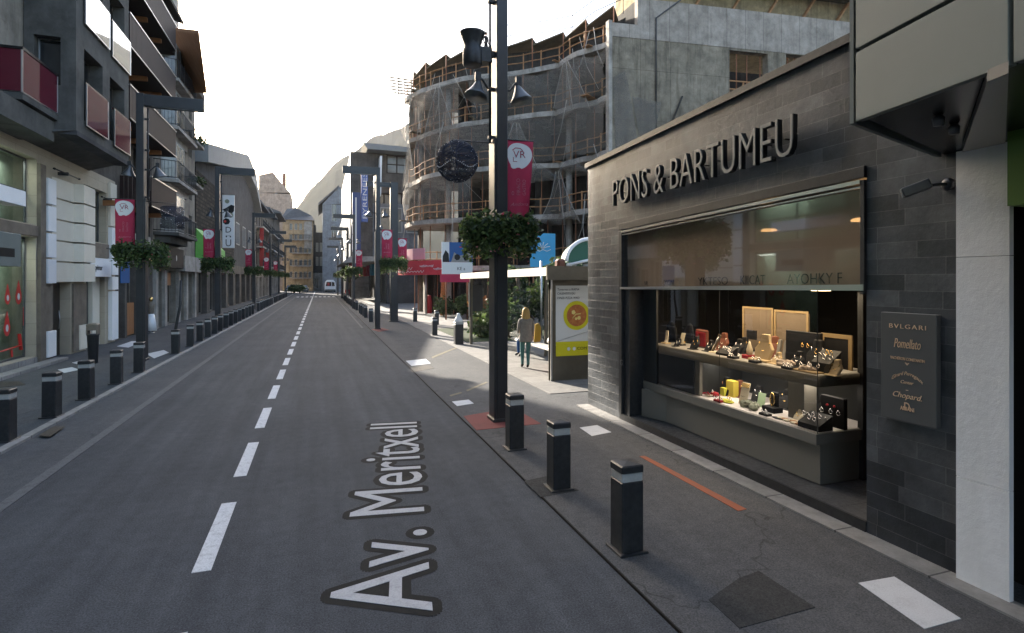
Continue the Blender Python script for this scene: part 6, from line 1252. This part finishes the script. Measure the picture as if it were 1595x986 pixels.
# outward normal is towards -X,-Y: travelling from the corner to the far end, left of travel
test = offs(F, 1)[len(F)//2]-F[len(F)//2]; SG = 1 if test.x < 0 else -1
def out_(d): return offs(F, d*SG)
LV = [3.45, 6.75, 10.05, 13.3, 16.45]
backp = [Vector((24,44.6,0)), Vector((24,28.6,0))]
def up(p, z): return Vector((p.x, p.y, z))
for i, z in enumerate(LV):
    wob = [.35, .25, .1, .0, -.1][i]
    w = MB(); bw = out_(wob); nn = out_(1); bw = [p+(nn[k]-F[k])*(.28*math.sin(k*.16+i*1.9)+.12*math.sin(k*.37+i)) if 2 < k < len(F)-3 else p for k, p in enumerate(bw)]; ring = bw+backp; w.prism([up(p, z-.32) for p in ring], (0,0,.32)); s_ = w.build('floor_slab', 'slab_concrete', cs)
    # timber guard rail
    rp = [p+(F[k]-nn[k])*.12 for k, p in enumerate(bw)]; w = MB()
    for zz in (.52, 1.02): w.tube([up(p, z+zz+.015*math.sin(k*1.7)) for k, p in enumerate(rp)], .035, 5)
    acc = 0
    for k in range(len(rp)-1):
        acc += (rp[k+1]-rp[k]).length
        if acc > 1.15: acc = 0; w.beam(up(rp[k], z), up(rp[k], z+1.1), .065)
    w.build('guard_rail', 'timber', s_)
    # loose boards lying over the slab edge
    for k in range(4, len(bw)-4, 7):
        if random.random() < .7: p = bw[k]; d_ = (nn[k]-F[k]); w = MB(); w.beam(up(p-d_*.5, z+.04), up(p+d_*random.uniform(.25,.8), z+.04+random.uniform(-.06,.12)), random.uniform(.15,.5), .05); w.build('loose_board', 'timber' if random.random() < .5 else 'formwork', s_)
    # columns of the storey below
    cp = resamp([(p.x, p.y) for p in out_(-.9)], 4.6); zb = LV[i-1] if i else 0
    for p in cp[1:-1]: w = MB(); w.lathe([(.21,zb),(.21,z-.32)], (p.x,p.y,0), 12); w.build('column', 'slab_concrete', cs)
    # props and hanging lines
    pr = out_(-.45); k = random.randrange(2, 5)
    while k < len(pr)-1:
        p = pr[k]; w = MB(); w.tube([up(p, zb), up(p, z-.3)], .032, 5); w.build('steel_prop', 'rust_prop', cs); k += random.randrange(2, 5)
inner = [Vector((21,30.5,0)), Vector((18,34,0)), Vector((15.5,38,0)), Vector((12.5,43,0)), Vector((11,44.6,0))]
w = MB()
for k in range(len(inner)-1): w.quad(up(inner[k],0), up(inner[k+1],0), up(inner[k+1],18.2), up(inner[k],18.2))
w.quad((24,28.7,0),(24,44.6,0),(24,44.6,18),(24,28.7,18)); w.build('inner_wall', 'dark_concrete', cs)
w = MB()
for (x, y, x2, y2) in ((13.5,34.5,16,37.5),(9.6,40,12,42.6),(16.9,29.2,18.5,30.6)): w.quad((x,y,0),(x2,y2,0),(x2,y2,16.2),(x,y,16.2))
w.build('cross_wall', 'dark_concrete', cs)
w = MB(); e = F[-1]; w.quad((6.7,44.6,6.75),(9.6,44.7,6.75),(9.6,44.7,16.3),(6.7,44.6,16.3)); w.build('end_wall', 'raw_concrete', cs)
# roof formwork: saw tooth panels on props
fp = resamp([(p.x, p.y) for p in out_(-.25)], 2.2)
for k in range(len(fp)-1):
    a, b = fp[k], fp[k+1]; zt = 18.1; n = Vector(((b-a).y, -(b-a).x, 0)).normalized()*(-SG)
    inn = Vector((2.6, 3.4, 0)); w = MB(); w.prism([up(a, zt+.24), up(b, zt-.22), up(b, zt-.22)+inn, up(a, zt+.24)+inn], (0,0,.09)); w.build('formwork_panel', 'formwork', cs)
    w = MB(); w.tube([up(a,16.45), up(a,zt+.2)], .04, 6); w.build('roof_prop', 'rust_prop', cs)
w = MB(); bk_ = offs(F, -SG*1.2); w.m = 0
for k in range(len(bk_)-1): w.quad(up(bk_[k],16.4), up(bk_[k+1],16.4), up(bk_[k+1],17.95), up(bk_[k],17.95))
w.build('roof_shutter', 'dark_concrete', cs)
# safety lines above the roof
for zz in (19.0, 19.75):
    w = MB(); fl = resamp([(p.x, p.y) for p in out_(-1.0)], 2.2)
    w.tube([up(p, zz+.12*math.sin(i*2.1)) for i, p in enumerate(fl)], .028, 5); w.build('safety_line', 'cable_dark', cs)
w = MB()
for p in fl[::2]: w = MB(); w.tube([up(p, 18.1), up(p, 19.8)], .025, 5); w.build('line_post', 'cable_dark', cs)
w = MB(); e = F[-3]
for k in range(6): w.beam(up(e, 16.9+k*.3)+Vector((-1.6+random.random()*.4,.2*k-.4,0)), up(e, 16.9+k*.3)+Vector((1.4,.2*k,.05)), .09)
for k in range(4): w.beam(up(e, 16.2)+Vector((-.8+.5*k,.1*k,0)), up(e, 18.9)+Vector((-.8+.5*k,.1*k,0)), .07)
w.build('scaffold_stack', 'formwork', cs)
# big side wall, turned a little towards the street: Y falls as X grows
Yc, x0, SK = 28.6, 15.8, .119
def VW(px, py, d=0):
    r = ray(px, py); k = (Yc-d+SK*x0)/(r[1]+SK*r[0]); return Vector((r[0]*k, r[1]*k, 2.5+r[2]*k))
def sk(w): w.v = [(x, y-SK*(x-x0), z) for x, y, z in w.v]; return w
hs = []
for (a, b_, c, d) in ((1136,1196,78,133), (1224,1262,84,120)):
    p, q = VW(a, c), VW(b_, c+2); hs.append((p.x-x0, q.x-x0, p.z-2.75, p.z))
ZP = VW(949,56).z; print('wall', ZP, VW(1265,87).z, VW(1058,4.6).z, VW(1326,32).z)
w = MB(); holed(w, (x0,Yc-.01,0), NX, UZ, -UY, 40, ZP, hs, .45); sk(w).build('side_wall', 'raw_concrete', cs)
zt1 = VW(1058,4.6).z
w = MB(); w.box(x0, x0+1.7, Yc-.04, Yc+.3, ZP, VW(952,35).z); w.box(x0+1.7, x0+40, Yc-.04, Yc+.3, ZP, zt1); sk(w).build('parapet', 'parapet_concrete', cs)
w = MB(); w.box(x0-.10, x0+.12, Yc-.08, Yc+.28, .1, ZP+.9); w.build('corner_strip', 'slab_concrete', cs)
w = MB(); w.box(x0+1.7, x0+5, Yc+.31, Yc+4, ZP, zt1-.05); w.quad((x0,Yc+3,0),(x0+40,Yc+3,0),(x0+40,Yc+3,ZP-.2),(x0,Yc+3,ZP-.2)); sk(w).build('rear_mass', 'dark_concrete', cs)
for h in hs:
    w = MB()
    for zz in (.45, .95): w.beam((x0+h[0],Yc+.12,h[2]+zz), (x0+h[1],Yc+.12,h[2]+zz), .07)
    w.beam((x0+h[0],Yc+.1,h[2]+.06), (x0+h[1],Yc+.1,h[2]+.06), .12)
    for f in (.02, .4, .98): w.beam((x0+h[0]+(h[1]-h[0])*f,Yc+.14,h[2]), (x0+h[0]+(h[1]-h[0])*f,Yc+.14,h[2]+1.0), .08)
    sk(w).build('guard_rail', 'timber', cs)
    for f in (.33, .6, .95): w = MB(); w.tube([(x0+h[0]+(h[1]-h[0])*f,Yc+.5,h[2]), (x0+h[0]+(h[1]-h[0])*f,Yc+.5,h[3])], .035, 6); sk(w).build('steel_prop', 'rust_prop', cs)
w = MB(); w.tube([VW(1060,0,.1), VW(1022,28,.1), VW(1022,215,.1)], .05, 6); w.build('downpipe', 'black_metal', cs)
w = MB(); w.tube([VW(1063,150,.1), VW(1045,195,.1)], .06, 6); w.build('bracket_pipe', 'dark_concrete', cs)
w = MB(); w.prism([VW(1000,235,.06), VW(985,150,.10), VW(1030,160,.2), VW(1012,240,.12)], (0,.01,0)); w.prism([VW(955,120,.06), VW(975,110,.1), VW(1000,260,.25), VW(960,260,.1)], (0,.01,0)); w.build('hanging_net', 'debris_net', cs)
# debris netting between floors, sagging sheets
def net(i0, i1, z0, z1, d0=.35, d1=.1, sag=.5, seed=1):
    rg = random.Random(seed); o_ = out_(.25); n = len(o_); i0 = int(i0*(n-1)); i1 = int(i1*(n-1)); L_ = list(range(i0, i1+1)); w = MB(); R_ = 9; vs = []
    nrm = [ (out_(1)[i]-F[i]) for i in L_]
    for j in range(R_+1):
        t = j/R_
        for k, i in enumerate(L_):
            s_ = k/max(len(L_)-1, 1); bul = math.sin(math.pi*t)*(.35+.25*math.sin(s_*9+seed))
            z = z1+(z0-z1)*t-(sag*math.sin(math.pi*s_*2+seed)**2*(1-t)); p = o_[i]+nrm[k]*(bul*.6+rg.gauss(0,.04)); vs.append(up(p, z+rg.gauss(0,.03)))
    m_ = len(L_); w.add(vs, [(j*m_+k, j*m_+k+1, (j+1)*m_+k+1, (j+1)*m_+k) for j in range(R_) for k in range(m_-1)], True); w.build('debris_net', 'debris_net', cs)
net(.0, .55, 13.3, 16.2, seed=1); net(.0, .5, 10.1, 13.2, seed=2, sag=.2); net(.58, .85, 13.4, 16.2, seed=3, sag=.2); net(.05, .35, 8.9, 10.0, seed=4, sag=.9); net(.5, .8, 10.2, 13.1, seed=5, sag=.3); net(.85, 1, 13.4, 16.3, seed=6); net(.55,.95,7.0,9.9,seed=7)
w = MB(); o_ = out_(.55)
rg = random.Random(9)
for k in range(30):
    i = rg.randrange(2, len(o_)-2); lv = rg.choice([1,2,3,4,4,3,2]); j = min(max(i+rg.randrange(-4, 5), 0), len(o_)-1); a, b = up(o_[i], LV[lv]+rg.uniform(-.1,.9)), up(o_[j], LV[lv-1]+rg.uniform(.2,1.6)); mid_ = (a+b)/2+Vector((rg.uniform(-.3,.3),rg.uniform(-.3,.3),-.25)); w = MB(); w.tube([a, a*.4+mid_*.6, mid_, b*.4+mid_*.6, b], rg.choice([.011,.014,.022]), 4); w.build('rope', 'rope', cs)
# ochre structure behind the wall
for k0, k1, lv, seed in ((.08,.26,3,1),(.30,.44,2,2),(.60,.74,3,3),(.78,.90,2,4),(.12,.30,1,5)):
    o2 = out_(.5); n2 = len(o2); i0, i1 = int(k0*n2), int(k1*n2); zt_, zb_ = LV[lv]+2.6, LV[lv]-.6; m_ = i1-i0; apex = (i0+i1)/2; vs = []
    for j in range(7):
        f = j/6
        for i in range(i0, i1+1):
            ii = apex+(i-apex)*(.12+.88*f); q = o2[int(ii)]+(o2[min(int(ii)+1,n2-1)]-o2[int(ii)])*(ii-int(ii)); vs.append(up(q, zt_+(zb_-zt_)*f+.18*math.sin(i*1.3+seed)*f))
    w = MB(); w.add(vs, [(j*(m_+1)+i, j*(m_+1)+i+1, (j+1)*(m_+1)+i+1, (j+1)*(m_+1)+i) for j in range(6) for i in range(m_)], True); w.build('hanging_net', 'debris_net', cs)
    for e_ in (0, 3, m_): w = MB(); w.tube([vs[j*(m_+1)+min(e_,m_)] for j in range(7)], .02, 4); w.build('rope', 'rope', cs)
t = thing('scaffold_roof', (30, 34, 18), 'ochre timber and glass roof edge rising behind the concrete side wall', 'roof')
w = MB(); w.prism([(20.5,32,18.0),(60,32,18.0),(60,32,27.5),(21.5,32,26.5)], (0,6,0)); sk(w).build('timber_wall', 'ochre_site', t)
for k in range(9): w = MB(); w.beam((22.5+k*2.7,31.8,19.2),(24.6+k*2.7,31.7,22.4),.30,.1); sk(w).build('timber_brace', 'timber', t)
w = MB(); w.prism([(21.5,30.6,21.9),(60,30.6,22.1),(60,30.6,22.5),(21.5,30.6,22.3)], (0,1.3,0)); sk(w).build('glass_edge', 'dark_pane', t)

# street level of the site: awning, boards
def strip(name, label, cat, m, d, z0, z1, s0, s1, th=.08):
    o_ = out_(d); n = len(o_); a, b = int(s0*(n-1)), int(s1*(n-1)); w = MB(); i_ = out_(d-th)
    for k in range(a, b): w.prism([up(o_[k],z0), up(o_[k+1],z0), up(o_[k+1],z1), up(o_[k],z1)], i_[k]-o_[k])
    o = w.build(name, m); tag(o, label, cat); return o
strip('shop_awning', 'long red curved awning with white writing under the construction floors', 'awning', 'awning_red', 1.15, 2.85, 3.85, .55, .93)
strip('hoarding', 'pink and white hoarding above the red awning', 'hoarding', 'banner_pink', .75, 3.95, 4.75, .74, .93)
o_ = out_(1.16); n = len(o_); t = thing('awning_lettering', tuple(up(o_[int(.75*n)],3.3)), 'loose white handwriting across the red awning', 'lettering')
for s0, s1, z in ((.88,.80,3.55), (.90,.76,3.30), (.86,.70,3.08), (.72,.66,3.45), (.66,.60,3.25)):
    i0, i1 = int(s0*n), int(s1*n); w = MB(); N_ = 34; P_ = []
    for k in range(N_+1):
        f = i0+(i1-i0)*k/N_; i = min(int(f), n-2); p = o_[i]+(o_[i+1]-o_[i])*(f-i); P_.append(up(p, z+.07*math.sin(k*1.9)+.03*math.sin(k*4.1)))
    w.tube(P_, .018, 4); w.build('handwriting', 'banner_white', t)
for (a, b_, c, d, Y, m, nm, lb) in ((688,736,378,408,34.0,'blue_flag','billboard','billboard with blue top and dark figures above the red awning'), (826,865,364,416,30.6,'blue_board','notice_board','plain sky blue board with a white flourish beside the flower basket')):
    p, q = VY(a,d,Y), VY(b_,c,Y); t = thing(nm, (p.x,Y,p.z), lb, 'board'); w = MB(); w.box(p.x,q.x,Y,Y+.06,p.z,q.z); w.build('panel', m, t); W, H_ = q.x-p.x, q.z-p.z
    if nm == 'billboard':
        w = MB(); w.box(p.x,p.x+W*.24,Y-.02,Y-.002,p.z,q.z); w.box(p.x+W*.0,q.x,Y-.02,Y-.002,p.z-.75,p.z-.01); w.build('white_part', 'poster_white', t)
        w = MB(); w.add([(p.x+W*.3,Y-.012,p.z),(q.x-.1,Y-.012,p.z),(q.x-.1,Y-.012,p.z+H_*.55),(p.x+W*.75,Y-.012,p.z+H_*.42),(p.x+W*.55,Y-.012,p.z+H_*.3),(p.x+W*.4,Y-.012,p.z+H_*.5)], [(0,1,2,3,4,5)]); w.build('pale_figure', 'grey_slab', t)
        w = MB(); w.add([(p.x+.05,Y-.03,p.z),(p.x+W*.24,Y-.03,p.z),(p.x+W*.22,Y-.03,p.z+H_*.42),(p.x+W*.12,Y-.03,p.z+H_*.6),(p.x+.06,Y-.03,p.z+H_*.3)], [(0,1,2,3,4)]); w.build('dark_figure', 'ink', t); w = MB(); w.disc((p.x+W*.5,Y-.02,p.z+H_*.25), .2, (0,-1,0), 7); w.build('dark_blot', 'ink', t); w = MB(); w.disc((p.x+W*.78,Y-.02,p.z+H_*.2), .16, (0,-1,0), 7); w.build('dark_blot', 'ink', t); w = MB(); text_mb(w, 'KE a', (p.x+W*.5,Y-.025,p.z-.5), NX, UZ, .2, .003, .5); w.build('board_lettering', 'ink', t)
        w = MB(); w.box(p.x-.1,q.x,Y-.02,Y-.002,p.z-1.25,p.z-.76); text_mb(w, 'o', (p.x+.3,Y-.03,p.z-1.15), NX, UZ, .25, .003); w.build('pink_strip', 'banner_red', t)
    else:
        w = MB(); cx, cz = p.x+W*.5, p.z+H_*.62
        for a_ in (.3,.9,1.57,2.2,2.8): w.tube([(cx,Y-.01,cz-.15),(cx+.25*math.cos(a_),Y-.01,cz-.1+.2*math.sin(a_)),(cx+.42*math.cos(a_)+.05,Y-.01,cz-.12+.36*math.sin(a_))], .025, 5)
        w.tube([(cx-.5,Y-.01,cz-.22),(cx-.2,Y-.01,cz-.3),(cx,Y-.01,cz-.2),(cx+.25,Y-.01,cz-.3),(cx+.5,Y-.01,cz-.2)], .025, 5); w.build('flourish', 'poster_white', t)
    w = MB()
    for f in (.15, .85): w.tube([(p.x+W*f,Y+.12,0),(p.x+W*f,Y+.12,p.z+.3)], .05, 6)
    w.build('post', 'rust_prop', t)
# green and white kiosk awning behind the shelter
q0 = VY(870,415,18.5); q1 = VY(930,372,18.5); t = thing('kiosk_awning', (q0.x,18.5,0), 'rounded green and white awning showing above the bus shelter beside the slate wall', 'awning')
w = MB(); n = 12
for i in range(n):
    a, b = math.pi/2*i/n, math.pi/2*(i+1)/n; xa = lambda a: q0.x+.35+1.0*(1-math.cos(a)); za = lambda a: q0.z+.15+(q1.z-q0.z-.2)*math.sin(a); w.prism([(xa(a),18.5,za(a)),(xa(b),18.5,za(b)),(xa(b),19.1,za(b)),(xa(a),19.1,za(a))], (.02,0,-.03))
w.prism([(xa(math.pi/2*i/n),18.52,za(math.pi/2*i/n)) for i in range(n+1)]+[(q1.x+.6,18.52,q1.z),(q1.x+.6,18.52,q0.z+.15)], (0,.03,0)); w.build('green_cover', 'awning_greenwhite', t)
w = MB(); w.tube([(xa(math.pi/2*i/n)-.05,18.47,za(math.pi/2*i/n)+.04) for i in range(n+1)]+[(q1.x+.6,18.47,q1.z+.05)], .07, 8); w.tube([(q0.x+.3,18.45,q0.z+.05),(q1.x+.6,18.45,q0.z+.45)], .05, 6); w.build('white_trim', 'white_plastic', t)
w = MB(); w.bbox(q0.x-.05,q0.x+.28,18.45,18.8,q0.z-.1,q0.z+.28,.08); w.build('red_end', 'brown_leather', t)
w = MB()
for x in (q0.x+.5, q1.x+.3): w.tube([(x,18.6,.02),(x,18.6,q0.z+.3)], .05, 6); w.tube([(x,21.4,.02),(x,21.4,q0.z+.3)], .05, 6)
w.build('post', 'steel', t)
# plants behind the shelter
rg = random.Random(5)
PL = [(7.6,22.4,.75,1.0,'leaf','round shrub behind the far shelter post'), (8.3,23.6,1.0,1.3,'leaf','broad dark shrub behind the shelter glass'), (9.4,22.2,1.1,1.7,'leaf','tall leafy shrub behind the shelter bench'), (10.4,23.8,1.2,2.0,'leaf','large shrub at the back of the planted bed'), (8.7,25.6,.9,2.5,'leaf','small tree with loose crown in the planted bed'), (7.2,25.2,.6,.7,'leaf','dark green low plant at the near edge of the bed'), (6.6,23.2,.5,.5,'leaf_bright','low light green plant left of the shelter'), (11.5,25.6,1.3,2.6,'leaf','tall dark tree at the right of the planted bed'), (12.6,22.8,1.2,1.9,'leaf','dark bush beside the kiosk awning'), (7.9,37.0,.7,.8,'leaf','green plant at the red awning columns'), (8.9,34.6,.8,1.0,'leaf','dark bush below the billboard'), (9.2,33.2,.55,1.1,'leaf_orange','orange leaved plant below the billboard'), (10.2,31.8,.6,1.3,'leaf_orange','orange leaved plant nearer the bus shelter'), (9.6,29.6,.9,1.0,'leaf_bright','light green bush right of the orange plant')]
for x, y, r, h_, m, lb in PL:
    t = thing('shrub', (x, y, .02), lb, 'plant'); w = MB(); leaves(w, (x, y, h_), r, int(420*r*r+180), .26, .85); leaves(w, (x+r*.5, y-.2, h_-r*.3), r*.6, int(160*r), .22, .8); w.build('foliage', m, t); w = MB()
    for k in range(4): w.tube([(x,y,.02),(x+rg.uniform(-.1,.1),y,h_*.5),(x+rg.uniform(-.5,.5)*r,y+rg.uniform(-.4,.4)*r,h_+.3*r)], .045, 6, .012)
    w.build('stem', 'bark', t)
for x, y, hh, lb in ((8.6,24.2,2.6,'palm like plant with arching fronds behind the shelter'), (10.8,22.0,2.1,'second palm like plant near the shelter end')):
    t = thing('palm', (x,y,.02), lb, 'plant'); w = MB(); w.tube([(x,y,.02),(x+.1,y,hh*.5),(x,y,hh)], .14, 8, .09); w.build('trunk', 'bark', t); w = MB()
    for k in range(16):
        a = k*2.4; L_ = rg.uniform(.8,1.3); prev = None
        for s_ in range(1, 9):
            f = s_/8; c = Vector((x+math.cos(a)*L_*f, y+math.sin(a)*L_*f, hh+.55*math.sin(f*2.4)-.35*f*f)); sd = Vector((-math.sin(a), math.cos(a), -.35))
            for sg_ in (-1, 1): w.add([c, c+sd*sg_*.24*(1.1-f)+Vector((math.cos(a),math.sin(a),0))*.12, c+Vector((math.cos(a),math.sin(a),0))*.05], [(0,1,2)])
    w.build('fronds', 'leaf_bright', t)
w = MB(); w.tube([(8.05,38.2,.02),(8.1,38.2,2.9)], .16, 10, .14); o = w.build('column', 'poster_red'); tag(o, 'reddish column under the red awning', 'column')
for k, (x, y) in enumerate(((7.3,40.4),(9.6,36.3),(11.2,34.4))):
    w = MB(); w.tube([(x,y,.02),(x,y,3.2)], .06, 8); o = w.build('column', 'orange_wood' if k == 1 else 'steel'); tag(o, ['thin steel column at the left end of the red awning','orange brown thin column below the billboard','thin steel column near the bus shelter'][k], 'column')
t = thing('corner_shop', (9,42,0), 'glazed shop with a pale pillar under the red awning', 'shop'); w = MB()
ip = out_(-1.3); n = len(ip)
for k in range(int(.45*n), n-2): w.quad(up(ip[k],.05), up(ip[k+1],.05), up(ip[k+1],3.1), up(ip[k],3.1))
w.build('glazing', 'dark_pane', t); w = MB(); p = ip[int(.86*n)]; w.box(p.x-.35,p.x-.15,p.y-.4,p.y+.4,.05,3.0); w.build('pillar', 'pale_render', t); w = MB(); p = ip[int(.95*n)]; w.box(p.x-.12,p.x-.08,p.y-.6,p.y+.3,1.9,2.8); w.build('lit_panel', 'lime_cloth', t)
o = MB(); p = ip[int(.80*n)]; o.lathe([(.2,0),(.22,.9),(.14,1.3),(.1,1.35)], (p.x-.5,p.y-.2,.02), 12); o = o.build('planter', 'planter_red'); tag(o, 'tall red planter at the shop door below the red awning', 'planter')
# block behind the camera's right hand and behind the site: closes the view behind the bed
